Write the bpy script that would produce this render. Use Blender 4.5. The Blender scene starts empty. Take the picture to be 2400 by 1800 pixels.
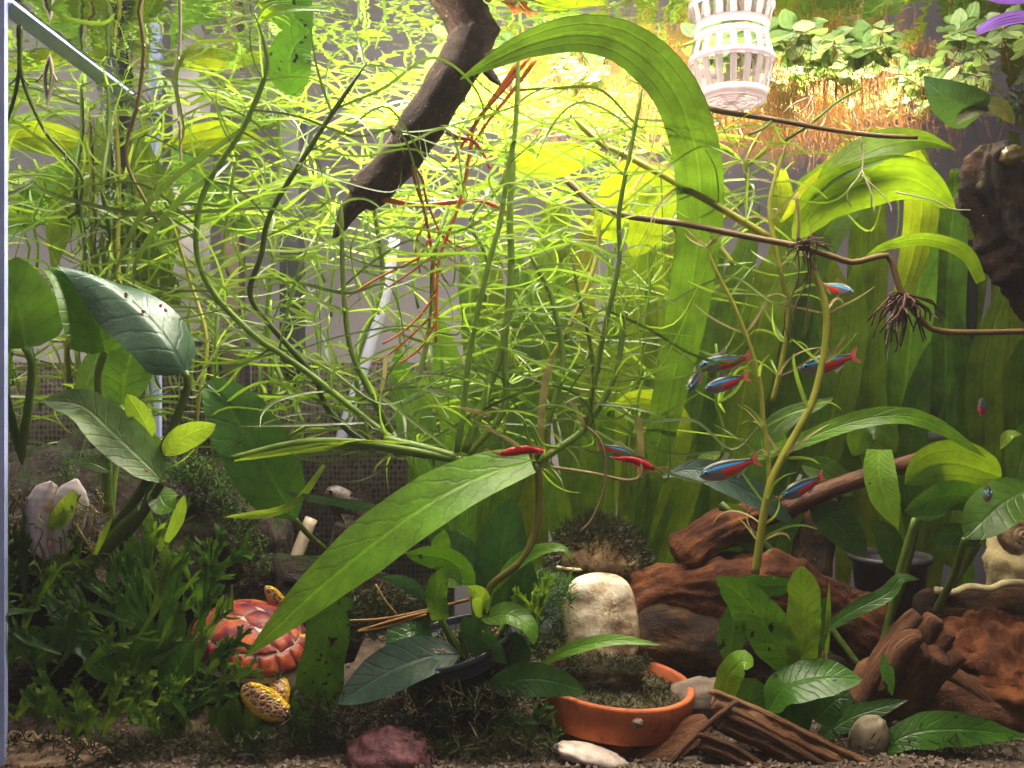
import bpy, math, random
from mathutils import Vector, Matrix, noise
random.seed(7)
sc = bpy.context.scene
sc.unit_settings.system = 'METRIC'
sc.unit_settings.scale_length = 0.01            # one unit is one centimetre
col = sc.collection

# ------------------------------------------------------------------ camera, light, exposure
F, CZ, CD = 2200.0, 23.5, 56.0                  # focal length in photo pixels, eye height, eye to front glass
cam = bpy.data.cameras.new('camera'); cam.sensor_width = 36; cam.lens = F/2400*36
cam.clip_start = 1; cam.clip_end = 2000
co = bpy.data.objects.new('camera', cam); col.objects.link(co)
co.location = (0, -CD, CZ); co.rotation_euler = (math.pi/2, 0, 0); sc.camera = co
cam.dof.use_dof = True; cam.dof.focus_distance = 61
cam.dof.aperture_fstop = 0.14
world = bpy.data.worlds.new('World'); sc.world = world; world.use_nodes = True
bg = world.node_tree.nodes['Background']; bg.inputs[0].default_value = (0.80, 0.74, 0.78, 1); bg.inputs[1].default_value = 0.09

def area(name, loc, target, sx, sy, power, rgb):
    l = bpy.data.lights.new(name, 'AREA'); l.shape = 'RECTANGLE'; l.size = sx; l.size_y = sy; l.energy = power; l.color = rgb
    o = bpy.data.objects.new(name, l); col.objects.link(o); o.location = loc
    o.rotation_euler = (Vector(target)-Vector(loc)).to_track_quat('-Z', 'Y').to_euler()
    return o
area('tank_lamp', (9, 18.5, 52.2), (9, 18, 0), 44, 9, 140000, (1.0, 0.885, 0.72))
area('front_fill', (-4, 1.5, 64), (-3, 5.5, 4), 70, 9, 108000, (1.0, 0.885, 0.73))  # added fill that lifts the front and the floor, no known fixture
area('room_fill', (-60, -120, 120), (5, 30, 20), 60, 60, 22000, (1.0, 0.86, 0.74))  # added soft fill from the viewer's side for the foreground
area('wall_fill', (10, 75, 140), (10, 95, 20), 60, 30, 60000, (1.0, 0.90, 0.92))  # added light, only there to brighten the wall behind the tank
vs = sc.view_settings; vs.view_transform = 'Standard'; vs.look = 'None'; vs.exposure = 0.15; vs.gamma = 1; vs.use_curve_mapping = False
cy = sc.cycles
cy.use_denoising = True; cy.denoiser = 'OPENIMAGEDENOISE'
cy.max_bounces = 7; cy.diffuse_bounces = 3; cy.glossy_bounces = 3; cy.transmission_bounces = 4; cy.transparent_max_bounces = 10
cy.use_adaptive_sampling = True; cy.adaptive_threshold = 0.07; cy.time_limit = 1100; cy.adaptive_min_samples = 20
cy.caustics_reflective = False; cy.caustics_refractive = False; cy.sample_clamp_indirect = 6

# ------------------------------------------------------------------ helpers
def P(x, y, d):                                  # photo pixel at distance d from the eye -> point in the tank
    return Vector(((x-1200)/F*d, d-CD, CZ-(y-900)/F*d))
def R(a, b): return random.uniform(a, b)
def smooth(a, b, x):
    t = max(0, min(1, (x-a)/(b-a))); return t*t*(3-2*t)

class MB:
    def __init__(s): s.v = []; s.f = []; s.uv = []
    def add(s, vs, fs, uvs=None):
        o = len(s.v); s.v += [tuple(v) for v in vs]; s.f += [tuple(i+o for i in f) for f in fs]
        s.uv += list(uvs) if uvs else [(0, 0)]*len(vs)
    def mesh(s, name, mat, flat=False):
        me = bpy.data.meshes.new(name); me.from_pydata(s.v, [], s.f)
        ul = me.uv_layers.new(name='UVMap')
        idx = [0]*len(me.loops); me.loops.foreach_get('vertex_index', idx)
        ul.data.foreach_set('uv', [c for i in idx for c in s.uv[i]])
        if not flat: me.polygons.foreach_set('use_smooth', [True]*len(me.polygons))
        if mat: me.materials.append(mat)
        return me
    def build(s, name, mat, parent=None, flat=False):
        o = bpy.data.objects.new(name, s.mesh(name, mat, flat)); col.objects.link(o)
        if parent is not None:
            o.parent = parent
            o.matrix_parent_inverse = BASE.get(parent.name, Matrix.Identity(4))
        return o
BASE = {}
def remember(o, m): BASE[o.name] = m
def tag(o, label, cat=None, group=None, kind=None):
    if label: o['label'] = label
    if cat: o['category'] = cat
    if group: o['group'] = group
    if kind: o['kind'] = kind
    remember(o, Matrix.Identity(4)) if o.type == 'MESH' and o.name not in BASE else None
    return o
def thing(name, label, cat, at, group=None):
    o = bpy.data.objects.new(name, None); col.objects.link(o)
    p = P(*at) if not isinstance(at, Vector) else at
    o.location = p; o.empty_display_size = 1
    BASE[o.name] = Matrix.Translation(-p)
    return tag(o, label, cat, group)
def struct(name, mb, mat, flat=False):
    o = mb.build(name, mat, None, flat); o['kind'] = 'structure'; BASE[o.name] = Matrix.Identity(4); return o

def catmull(pts, n):
    k = len(pts)
    if k == 2: return [tuple(a+(b-a)*i/n for a, b in zip(*pts)) for i in range(n+1)]
    L = [0]
    for a, b in zip(pts, pts[1:]): L.append(L[-1]+math.dist(a[:3], b[:3])+1e-6)
    out = []; j = 0
    for i in range(n+1):
        s = L[-1]*i/n
        while j < k-2 and s > L[j+1]: j += 1
        t = (s-L[j])/(L[j+1]-L[j])
        p1, p2 = pts[j], pts[j+1]
        p0 = pts[j-1] if j > 0 else tuple(2*a-b for a, b in zip(p1, p2))
        p3 = pts[j+2] if j+2 < k else tuple(2*b-a for a, b in zip(p1, p2))
        out.append(tuple(.5*((2*b)+(c-a)*t+(2*a-5*b+4*c-d)*t*t+(3*b-a-3*c+d)*t**3) for a, b, c, d in zip(p0, p1, p2, p3)))
    return out
def to3(pts): return [tuple(p) if isinstance(p, Vector) else tuple(P(*p[:3]))+tuple(p[3:]) for p in pts]
def interp(tab, t):
    for (a, u), (b, v) in zip(tab, tab[1:]):
        if t <= b: 
            s = (t-a)/(b-a); return u+(v-u)*s
    return tab[-1][1]
PROF = dict(
    lance=[(0, .10), (.08, .3), (.22, .72), (.4, 1), (.6, .95), (.8, .58), (.92, .25), (1, .01)],
    oval=[(0, .10), (.06, .42), (.15, .75), (.32, .98), (.5, 1), (.7, .88), (.86, .58), (.95, .28), (1, .02)],
    heart=[(0, .35), (.04, .75), (.12, .97), (.3, 1), (.5, .86), (.72, .58), (.9, .22), (1, .01)],
    ribbon=[(0, .45), (.2, .75), (.5, 1), (.75, .9), (.9, .5), (.97, .2), (1, .02)],
    strap=[(0, .7), (.2, .9), (.6, 1), (.85, .9), (.95, .55), (1, .1)],
    cut=[(0, .75), (.2, .95), (.4, 1), (.62, .9), (.82, .52), (.93, .22), (1, .01)],
    thin=[(0, .7), (.25, 1), (.7, .85), (.9, .5), (1, .12)])
VIEW = Vector((0, -CD, CZ))
def leafmb(mb, pts, w, prof='lance', twist=0, cup=.15, wave=0, wf=9, nl=14, nw=4, ref=None, edge=0, droop=0):
    """a leaf blade swept along pts; w is the full width in photo pixels (or centimetres if negative)"""
    p3 = to3(pts); c = [Vector(p) for p in catmull(p3, nl)]
    if w > 0:
        d = (c[len(c)//2].y+CD); hw = w*d/F/2
    else: hw = -w/2
    ta, tb = twist if isinstance(twist, tuple) else (twist, twist)
    tab = PROF[prof] if isinstance(prof, str) else prof
    ph = R(0, 6.28); vs = []; uvs = []; last = None
    for i, p in enumerate(c):
        t = i/nl
        tg = (c[min(i+1, nl)]-c[max(i-1, 0)])
        if tg.length < 1e-9: tg = Vector((0, 0, 1))
        tg.normalize()
        vd = (VIEW-p).normalized() if ref is None else ref
        sd = tg.cross(vd)
        if sd.length < .15: sd = last if last is not None else tg.orthogonal()
        sd = sd.normalized()
        if last is not None and sd.dot(last) < 0: sd = -sd
        last = sd.copy()
        nm = sd.cross(tg).normalized()
        a = math.radians(ta+(tb-ta)*t); s2 = sd*math.cos(a)+nm*math.sin(a); n2 = nm*math.cos(a)-sd*math.sin(a)
        h = hw*interp(tab, t)
        for k in range(nw+1):
            s = -1+2*k/nw
            e = 1+edge*math.sin(t*wf*2.3+ph+s)
            q = p+s2*s*h*e+n2*(cup*h*(abs(s)**1.5)+wave*hw*s*abs(s)*math.sin(t*wf+ph+(1.4 if s > 0 else 0))*min(1, 4*t*(1-t)+.2))
            vs.append(q); uvs.append((s*.5+.5, t))
    fs = [(i*(nw+1)+k, i*(nw+1)+k+1, (i+1)*(nw+1)+k+1, (i+1)*(nw+1)+k) for i in range(nl) for k in range(nw)]
    mb.add(vs, fs, uvs)
def leaf(parent, pts, w, prof, mat, name='leaf', label=None, **k):
    mb = MB(); leafmb(mb, pts, w, prof, **k); o = mb.build(name, mat, parent)
    if label: o['label'] = label
    return o
def tubemb(mb, pts, r0, r1=None, n=12, ns=6, taper=None, cap=True):
    """r in photo pixels at the path's own distance, or centimetres if negative"""
    p3 = to3([p[:3] if not isinstance(p, Vector) else p for p in pts]); c = [Vector(p) for p in catmull(p3, n)]
    if r1 is None: r1 = r0
    vs = []; uvs = []; u = None; ln = 0
    for i, p in enumerate(c):
        t = i/n; tg = (c[min(i+1, n)]-c[max(i-1, 0)])
        tg = tg.normalized() if tg.length > 1e-9 else Vector((0, 0, 1))
        u = (tg.orthogonal() if u is None else u-tg*u.dot(tg)).normalized(); v = tg.cross(u)
        r = r0+(r1-r0)*t; r = r*(p.y+CD)/F if r0 > 0 else -r
        if taper: r *= taper(t)
        if i: ln += (p-c[i-1]).length
        for k in range(ns):
            a = 2*math.pi*k/ns; vs.append(p+(u*math.cos(a)+v*math.sin(a))*r); uvs.append((k/ns, ln*.1))
    fs = [(i*ns+k, i*ns+(k+1) % ns, (i+1)*ns+(k+1) % ns, (i+1)*ns+k) for i in range(n) for k in range(ns)]
    if cap: fs += [tuple(range(ns))[::-1], tuple(range(n*ns, n*ns+ns))]
    mb.add(vs, fs, uvs)
def tube(parent, pts, r0, mat, name='stem', r1=None, **k):
    mb = MB(); tubemb(mb, pts, r0, r1, **k); return mb.build(name, mat, parent)
def log(parent, name, pts, mat, amp=.18, fr=.25, ridge=.1, rn=7, n=40, ns=28, seed=0, endcap=.25, sq=1.0):
    """woody limb; pts are (x, y, d, radius in photo pixels)"""
    p3 = []
    for (x, y, d, r) in pts: p3.append(tuple(P(x, y, d))+(r*d/F,))
    c = catmull(p3, n); vs = []; uvs = []; u = None; ln = 0
    for i, q in enumerate(c):
        p = Vector(q[:3]); r0 = q[3]
        tg = (Vector(c[min(i+1, n)][:3])-Vector(c[max(i-1, 0)][:3])).normalized()
        u = (tg.orthogonal() if u is None else u-tg*u.dot(tg)).normalized(); v = tg.cross(u)
        if i: ln += (p-Vector(c[i-1][:3])).length
        t = i/n; e = 1-endcap*(1-smooth(0, .06, t))-endcap*(1-smooth(0, .06, 1-t))
        for k in range(ns):
            a = 2*math.pi*k/ns; dr = u*math.cos(a)+v*math.sin(a)*sq
            sp = p+dr*r0
            nn = noise.noise((sp*fr)+Vector((seed, 0, 0)))+.5*noise.noise(sp*fr*2.3+Vector((0, seed, 0)))+.25*noise.noise(sp*fr*5+Vector((0, 0, seed)))
            rg = noise.noise(Vector((math.cos(a)*rn/3, math.sin(a)*rn/3, ln*.12+seed)))+.5*noise.noise(Vector((math.cos(a)*rn, math.sin(a)*rn, ln*.2+seed)))
            vs.append(p+dr*r0*e*(1+amp*nn+ridge*rg)); uvs.append((k/ns, ln*.1))
    fs = [(i*ns+k, i*ns+(k+1) % ns, (i+1)*ns+(k+1) % ns, (i+1)*ns+k) for i in range(n) for k in range(ns)]
    for i, s in ((0, -1), (n, 1)):
        b = len(vs); m = Vector((0, 0, 0))
        for k in range(ns): m += Vector(vs[i*ns+k])
        m /= ns; vs.append(m); uvs.append((.5, uvs[i*ns][1]))
        fs += [((i*ns+(k+1) % ns), i*ns+k, b) if s < 0 else (i*ns+k, i*ns+(k+1) % ns, b) for k in range(ns)]
    mb = MB(); mb.add(vs, fs, uvs); return mb.build(name, mat, parent)
def blobmb(mb, cen, rad, amp=.15, fr=.3, seed=0, nu=28, nv=18, rot=None, cut=None):
    vs = []; uvs = []
    for j in range(nv+1):
        th = math.pi*j/nv
        for i in range(nu):
            a = 2*math.pi*i/nu
            q = Vector((math.sin(th)*math.cos(a), math.sin(th)*math.sin(a), math.cos(th)))
            k = q*5*fr*2+Vector((seed*3.1, seed, 0))
            s = 1+amp*(noise.noise(k)+.5*noise.noise(k*2.1)+.3*noise.noise(k*4.7))
            p = Vector((q.x*rad[0], q.y*rad[1], q.z*rad[2]))*s
            if cut is not None and p.z < cut: p.z = cut
            if rot: p = rot @ p
            vs.append(cen+p); uvs.append((i/nu, j/nv))
    fs = [(j*nu+i, (j+1)*nu+i, (j+1)*nu+(i+1) % nu, j*nu+(i+1) % nu) for j in range(nv) for i in range(nu)]
    mb.add(vs, fs, uvs)
def blob(parent, name, at, rad, mat, **k):
    cen = P(*at) if not isinstance(at, Vector) else at
    mb = MB(); blobmb(mb, cen, rad, **k); return mb.build(name, mat, parent)
def lathe(mb, prof, cen, n=48, tilt=None, uvs=1):
    vs = []; uv = []; m = len(prof)
    for j, (r, z) in enumerate(prof):
        for i in range(n):
            a = 2*math.pi*i/n; p = Vector((r*math.cos(a), r*math.sin(a), z))
            if tilt: p = tilt @ p
            vs.append(cen+p); uv.append((i/n, j/max(1, m-1)))
    fs = [(j*n+i, j*n+(i+1) % n, (j+1)*n+(i+1) % n, (j+1)*n+i) for j in range(m-1) for i in range(n)]
    mb.add(vs, fs, uv)
def box(mb, a, b):
    x0, y0, z0 = a; x1, y1, z1 = b
    mb.add([(x0, y0, z0), (x1, y0, z0), (x1, y1, z0), (x0, y1, z0), (x0, y0, z1), (x1, y0, z1), (x1, y1, z1), (x0, y1, z1)],
           [(3, 2, 1, 0), (4, 5, 6, 7), (0, 1, 5, 4), (1, 2, 6, 5), (2, 3, 7, 6), (3, 0, 4, 7)])
def bladesmb(mb, p, n, ln, wd, up=Vector((0, 0, 1)), spread=.9, rise=.5):
    for _ in range(n):
        d = (up*rise+Vector((R(-1, 1), R(-1, 1), R(-1, 1)))*spread).normalized(); l = ln*R(.5, 1.3)
        s = d.cross(Vector((R(-1, 1), R(-1, 1), R(-1, 1)))).normalized()*wd*R(.6, 1.3)
        b = Vector((R(-1, 1), R(-1, 1), R(-1, 1)))*l*.3
        q = p; m = p+d*l*.5+b*.4; e = p+d*l+b
        mb.add([q-s*.6, q+s*.6, m+s, m-s, e], [(0, 1, 2, 3), (3, 2, 4)], [(0, 0), (1, 0), (1, .5), (0, .5), (.5, 1)])

# ------------------------------------------------------------------ materials
MATS = {}
class NT:
    def __init__(s, name):
        s.m = bpy.data.materials.new(name); s.m.use_nodes = True; s.t = s.m.node_tree; s.t.nodes.clear()
        s.out = s.n('ShaderNodeOutputMaterial')
    def n(s, ty, **k):
        o = s.t.nodes.new(ty)
        for a, b in k.items(): setattr(o, a, b)
        return o
    def link(s, a, b): s.t.links.new(a, b)
    def val(s, sock, v):
        if hasattr(v, 'is_output'): s.link(v, sock)
        elif isinstance(v, (tuple, list)) and len(v) == 3 and sock.type == 'RGBA': sock.default_value = (*v, 1)
        else: sock.default_value = v
    def math(s, op, a, b=0, c=0, clamp=False):
        o = s.n('ShaderNodeMath', operation=op, use_clamp=clamp)
        s.val(o.inputs[0], a); s.val(o.inputs[1], b); s.val(o.inputs[2], c); return o.outputs[0]
    def mix(s, f, a, b, mode='MIX'):
        o = s.n('ShaderNodeMix', data_type='RGBA', blend_type=mode); s.val(o.inputs[0], f); s.val(o.inputs[6], a); s.val(o.inputs[7], b); return o.outputs[2]
    def noise(s, vec, scale, detail=4, rough=.55, dist=0):
        o = s.n('ShaderNodeTexNoise'); s.val(o.inputs['Scale'], scale); o.inputs['Detail'].default_value = detail
        o.inputs['Roughness'].default_value = rough; o.inputs['Distortion'].default_value = dist
        if vec is not None: s.link(vec, o.inputs['Vector'])
        return o.outputs[0]
    def ramp(s, f, stops):
        o = s.n('ShaderNodeValToRGB'); s.link(f, o.inputs[0]); e = o.color_ramp.elements
        while len(e) < len(stops): e.new(.5)
        for x, (p, c) in zip(e, stops): x.position = p; x.color = (*c, 1) if len(c) == 3 else c
        return o.outputs[0]
    def coord(s, w='Object'): return s.n('ShaderNodeTexCoord').outputs[w]
    def pos(s): return s.n('ShaderNodeNewGeometry').outputs['Position']
    def bump(s, h, st=.4, dist=.1):
        o = s.n('ShaderNodeBump'); o.inputs['Strength'].default_value = st; o.inputs['Distance'].default_value = dist; s.link(h, o.inputs['Height']); return o.outputs[0]
    def prin(s, colr, rough=.5, spec=.5, normal=None, **k):
        o = s.n('ShaderNodeBsdfPrincipled'); s.val(o.inputs['Base Color'], colr); s.val(o.inputs['Roughness'], rough); o.inputs['Specular IOR Level'].default_value = spec
        if normal is not None: s.link(normal, o.inputs['Normal'])
        for a, b in k.items(): s.val(o.inputs[a.replace('_', ' ')], b)
        return o.outputs[0]
    def done(s, sh): s.link(sh, s.out.inputs['Surface']); return s.m

def leafmat(name, base, trans=None, veins='pinnate', rough=.38, tf=.5, spots=0, nv=9, tip=None, spec=.4, rib=1.25):
    if name in MATS: return MATS[name]
    t = NT(name); uv = t.coord('UV'); sp = t.n('ShaderNodeSeparateXYZ'); t.link(uv, sp.inputs[0]); u, v = sp.outputs[0], sp.outputs[1]
    a = t.math('ABSOLUTE', t.math('MULTIPLY_ADD', u, 2, -1))
    mid = t.math('SUBTRACT', 1, t.math('SMOOTH_MIN', t.math('MULTIPLY', a, 9), 1, .2), clamp=True)
    if veins == 'pinnate': w = t.math('SINE', t.math('MULTIPLY', t.math('ADD', t.math('SUBTRACT', v, t.math('MULTIPLY', t.math('POWER', a, .8), .17)), t.math('MULTIPLY', t.noise(t.pos(), .8, 2), .10)), 6.283*nv))
    elif veins == 'parallel': w = t.math('SINE', t.math('MULTIPLY', t.math('POWER', a, .9), 6.283*nv*.45))
    else: w = None
    pos = t.pos(); n1 = t.noise(pos, .45, 3); n2 = t.noise(pos, 2.2, 5, .6)
    ri = t.n('ShaderNodeObjectInfo').outputs['Random']
    k = t.math('ADD', t.math('MULTIPLY_ADD', n1, 1.3, .25), t.math('MULTIPLY_ADD', ri, .35, -.12))
    k = t.math('MULTIPLY', k, t.math('MULTIPLY_ADD', n2, .5, .78))
    if w is not None:
        vein = t.math('POWER', t.math('MULTIPLY_ADD', w, .5, .5), 14)
        if veins == 'cells': pass
        k = t.math('MULTIPLY', k, t.math('MULTIPLY_ADD', vein, -.13, 1.02))
    k = t.math('MULTIPLY', k, t.math('MULTIPLY_ADD', mid, rib-1, 1))
    def shade(c):
        x = t.mix(1, c, (1, 1, 1)); 
        o = t.n('ShaderNodeVectorMath', operation='SCALE'); t.val(o.inputs[0], c); t.link(k, o.inputs['Scale']); return o.outputs[0]
    cb = shade(base); ct = shade(trans or tuple(min(1, x*1.5) for x in base))
    if tip:
        f = t.math('MULTIPLY', t.math('POWER', v, 3), t.math('MULTIPLY_ADD', n1, 1.4, 0), clamp=True); cb = t.mix(f, cb, tip); ct = t.mix(f, ct, tip)
    if spots:
        vo = t.n('ShaderNodeTexNoise'); vo.inputs['Scale'].default_value = 1.6; vo.inputs['Detail'].default_value = 2; t.link(pos, vo.inputs['Vector'])
        f = t.math('MULTIPLY', t.math('SUBTRACT', vo.outputs[0], .72-spots*.12), 30, clamp=True); cb = t.mix(f, cb, (.012, .012, .005)); ct = t.mix(f, ct, (.02, .015, .004))
    # specks of settled dust
    sp2 = t.noise(pos, 7, 1, .5); f = t.math('MULTIPLY', t.math('SUBTRACT', sp2, .74), 14, clamp=True); cb = t.mix(t.math('MULTIPLY', f, .5), cb, (.55, .6, .45))
    h = t.math('ADD', t.math('MULTIPLY', n2, .5), t.math('MULTIPLY', mid, -.5))
    if w is not None: h = t.math('ADD', h, t.math('MULTIPLY', vein, -.22))
    nb = t.bump(h, .55, .12)
    ps = t.prin(cb, rough, spec, nb)
    tr = t.n('ShaderNodeBsdfTranslucent'); t.link(ct, tr.inputs[0]); t.link(nb, tr.inputs['Normal'])
    mx = t.n('ShaderNodeMixShader'); mx.inputs[0].default_value = tf; t.link(ps, mx.inputs[1]); t.link(tr.outputs[0], mx.inputs[2])
    MATS[name] = t.done(mx.outputs[0]); return MATS[name]
def woodmat(name, c1, c2, c3=None, rough=.65, moss=None, gs=1.0, bump=.6, dots=0):
    if name in MATS: return MATS[name]
    t = NT(name); uv = t.coord('UV'); mp = t.n('ShaderNodeMapping'); mp.inputs['Scale'].default_value = (9*gs, 3.2*gs, 1); t.link(uv, mp.inputs[0])
    pos = t.pos(); g = t.noise(mp.outputs[0], 1.6, 8, .65, .6); n = t.noise(pos, .35, 5); n3 = t.noise(pos, 2.4, 6, .7); n5 = t.noise(pos, 9, 4, .7); cr = t.noise(mp.outputs[0], .9, 10, .75, 1.5)
    f = t.math('ADD', t.math('MULTIPLY', g, .6), t.math('MULTIPLY', n, .5))
    f = t.math('ADD', f, t.math('MULTIPLY_ADD', n3, .3, -.15))
    cc = t.ramp(f, [(.28, c1), (.52, c2), (.78, c3 or c2)])
    cc = t.mix(t.math('MULTIPLY', t.math('SUBTRACT', .40, cr), 9, clamp=True), cc, tuple(x*.4 for x in c1))
    h = t.math('ADD', t.math('ADD', t.math('MULTIPLY', g, 1.1), t.math('MULTIPLY', n3, .6)), t.math('ADD', t.math('MULTIPLY', n5, .25), t.math('MULTIPLY', cr, 1.0)))
    if moss:
        nn = t.n('ShaderNodeNewGeometry').outputs['Normal']; sx = t.n('ShaderNodeSeparateXYZ'); t.link(nn, sx.inputs[0])
        m = t.math('MULTIPLY', t.math('SUBTRACT', t.math('ADD', t.math('MULTIPLY', t.noise(pos, .6, 6, .65), 1.3), t.math('MULTIPLY', sx.outputs[2], .28)), .82), 6, clamp=True)
        cc = t.mix(m, cc, moss)
    if dots:
        m = t.math('MULTIPLY', t.math('SUBTRACT', t.noise(pos, 5, 1), .72), 20, clamp=True); cc = t.mix(m, cc, (.6, .55, .5))
    MATS[name] = t.done(t.prin(cc, rough, .25, t.bump(h, bump, .5))); return MATS[name]
def plain(name, c, rough=.5, var=.25, sc=1.0, bump=.2, spec=.4, c2=None, **k):
    if name in MATS: return MATS[name]
    t = NT(name); pos = t.pos(); n = t.noise(pos, sc, 6, .6); n2 = t.noise(pos, sc*6, 4, .6)
    lo = tuple(x*(1-var) for x in c); hi = c2 or tuple(min(1, x*(1+var)) for x in c)
    cc = t.ramp(t.math('ADD', t.math('MULTIPLY', n, .8), t.math('MULTIPLY', n2, .2)), [(.35, lo), (.65, hi)])
    MATS[name] = t.done(t.prin(cc, rough, spec, t.bump(t.math('ADD', n, t.math('MULTIPLY', n2, .5)), bump, .1), **k)); return MATS[name]
def softmat(name, c, tc=None, tf=.4, rough=.45, var=.35):
    """thin stems, roots and moss: diffuse with some light through"""
    if name in MATS: return MATS[name]
    t = NT(name); pos = t.pos(); n = t.noise(pos, .7, 3); ri = t.n('ShaderNodeObjectInfo').outputs['Random']
    k = t.math('ADD', t.math('MULTIPLY_ADD', n, 2*var, 1-var), t.math('MULTIPLY_ADD', ri, .3, -.15))
    def sh(c):
        o = t.n('ShaderNodeVectorMath', operation='SCALE'); t.val(o.inputs[0], c); t.link(k, o.inputs['Scale']); return o.outputs[0]
    ps = t.prin(sh(c), rough, .4); tr = t.n('ShaderNodeBsdfTranslucent'); t.link(sh(tc or c), tr.inputs[0])
    mx = t.n('ShaderNodeMixShader'); mx.inputs[0].default_value = tf; t.link(ps, mx.inputs[1]); t.link(tr.outputs[0], mx.inputs[2])
    MATS[name] = t.done(mx.outputs[0]); return MATS[name]

# ------------------------------------------------------------------ the setting
WZ, XL, XR, DB = 46.55, -30.7, 54.0, 81.0         # water level, left and right glass, distance of the back glass
def watermat():
    t = NT('water_surface'); pos = t.pos(); n = t.noise(pos, .16, 3, .5); n2 = t.noise(pos, .7, 2, .5)
    nb = t.bump(t.math('ADD', n, t.math('MULTIPLY', n2, .12)), .25, .5)
    fr = t.n('ShaderNodeFresnel'); fr.inputs['IOR'].default_value = 1.33; t.link(nb, fr.inputs['Normal'])
    tr = t.n('ShaderNodeBsdfTransparent'); tr.inputs[0].default_value = (.97, .98, .98, 1)
    gl = t.n('ShaderNodeBsdfGlossy'); gl.inputs['Roughness'].default_value = .02; gl.inputs[0].default_value = (.95, .97, .98, 1); t.link(nb, gl.inputs['Normal'])
    mx = t.n('ShaderNodeMixShader'); t.link(fr.outputs[0], mx.inputs[0]); t.link(tr.outputs[0], mx.inputs[1]); t.link(gl.outputs[0], mx.inputs[2])
    return t.done(mx.outputs[0])
def glassmat(name, ior, tint, rough=.0):
    t = NT(name); fr = t.n('ShaderNodeFresnel'); fr.inputs['IOR'].default_value = ior
    tr = t.n('ShaderNodeBsdfTransparent'); tr.inputs[0].default_value = (*tint, 1)
    gl = t.n('ShaderNodeBsdfGlossy'); gl.inputs['Roughness'].default_value = rough; gl.inputs[0].default_value = (.93, .94, .96, 1)
    mx = t.n('ShaderNodeMixShader'); t.link(fr.outputs[0], mx.inputs[0]); t.link(tr.outputs[0], mx.inputs[1]); t.link(gl.outputs[0], mx.inputs[2])
    return t.done(mx.outputs[0])
# substrate
mb = MB(); nx, ny = 120, 50
for j in range(ny+1):
    for i in range(nx+1):
        x = XL+.1+(XR-XL-.2)*i/nx; y = -.6+(DB-CD+.3)*j/ny
        z = .6+1.4*smooth(0, 25, y)+.5*noise.noise(Vector((x*.15, y*.2, 3)))+.30*noise.noise(Vector((x*.8, y*.8, 1)))
        mb.add([(x, y, z)], [])
mb.f = [(j*(nx+1)+i, j*(nx+1)+i+1, (j+1)*(nx+1)+i+1, (j+1)*(nx+1)+i) for j in range(ny) for i in range(nx)]
mb.uv = [(0, 0)]*len(mb.v)
struct('substrate', mb, plain('substrate_soil', (.040, .026, .017), .9, .6, 1.3, .9, c2=(.11, .075, .05)))
def floor_z(x, d): y = d-CD; return .6+1.4*smooth(0, 25, y)+.5*noise.noise(Vector((x*.15, y*.2, 3)))
# gravel and crumbs on the substrate
mb = MB(); rr = random.Random(3)
for k in range(3600):
    d = 55.6+rr.random()**1.6*18; x = rr.uniform(XL+.5, 34); y = d-CD
    z = floor_z(x, d)+.22*noise.noise(Vector((x*.8, y*.8, 1))); r = rr.uniform(.08, .26)
    q = [Vector(v)*r*rr.uniform(.7, 1.2) for v in ((1, 0, 0), (-1, 0, 0), (0, 1, 0), (0, -1, 0), (0, 0, .8), (0, 0, -.8))]
    a = rr.uniform(0, 6); m = Matrix.Rotation(a, 3, 'Z') @ Matrix.Rotation(a*2, 3, 'X')
    mb.add([Vector((x, y, z+r*.3))+m @ p for p in q], [(0, 2, 4), (2, 1, 4), (1, 3, 4), (3, 0, 4), (2, 0, 5), (1, 2, 5), (3, 1, 5), (0, 3, 5)])
o = mb.build('gravel', plain('gravel_stone', (.085, .06, .042), .8, .6, 3.5, .3, c2=(.24, .175, .125)), None, True); tag(o, 'brown and tan gravel covering the tank floor', 'gravel', kind='stuff')
# water surface, seen from below
mb = MB(); n = 40
for j in range(n+1):
    for i in range(n+1):
        x = XL+.05+(XR-XL-.1)*i/n; y = .05+(DB-CD-.1)*j/n
        mb.add([(x, y, WZ+.06*noise.noise(Vector((x*.18, y*.22, 0))))], [])
mb.f = [(j*(n+1)+i, j*(n+1)+i+1, (j+1)*(n+1)+i+1, (j+1)*(n+1)+i) for j in range(n) for i in range(n)]; mb.uv = [(0, 0)]*len(mb.v)
struct('water', mb, watermat())
# the room behind the tank
mb = MB(); box(mb, (-150, 100, -60), (150, 103, 160)); struct('wall', mb, plain('room_wall_paint', (.44, .385, .42), .9, .05, .02, .02))
# the tank itself
tank = thing('aquarium', 'clear glass aquarium filled with water and plants', 'aquarium', Vector((XL, 0, 0)))
mb = MB(); box(mb, (XL-.6, 0, -1), (XL, DB-CD+.6, 49)); mb.build('side_pane', glassmat('side_glass', .755, (.93, .94, .97)), tank, True)
mb = MB(); box(mb, (XL, DB-CD, -1), (XR, DB-CD+.6, 49)); mb.build('rear_pane', glassmat('rear_glass', 1.2, (.93, .95, .95)), tank, True)
seam = plain('silicone_seam', (.45, .52, .95), .35, .2, .3, .1)
mb = MB(); box(mb, (XL+.004, .1, -1), (XL+.36, .5, 49)); mb.build('corner_seam', seam, tank, True)
mb = MB(); mb.add([(XL+.01, .5, WZ-.02), (XL+.6, .5, WZ-.1), (XL+.6, DB-CD-.1, WZ-.1), (XL+.01, DB-CD-.1, WZ-.02), (XL+.01, .5, WZ-.75), (XL+.01, DB-CD-.1, WZ-.75)], [(0, 1, 2, 3), (1, 4, 5, 2), (0, 4, 1), (3, 2, 5)]); mb.build('waterline_strip', seam, tank, True)
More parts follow.
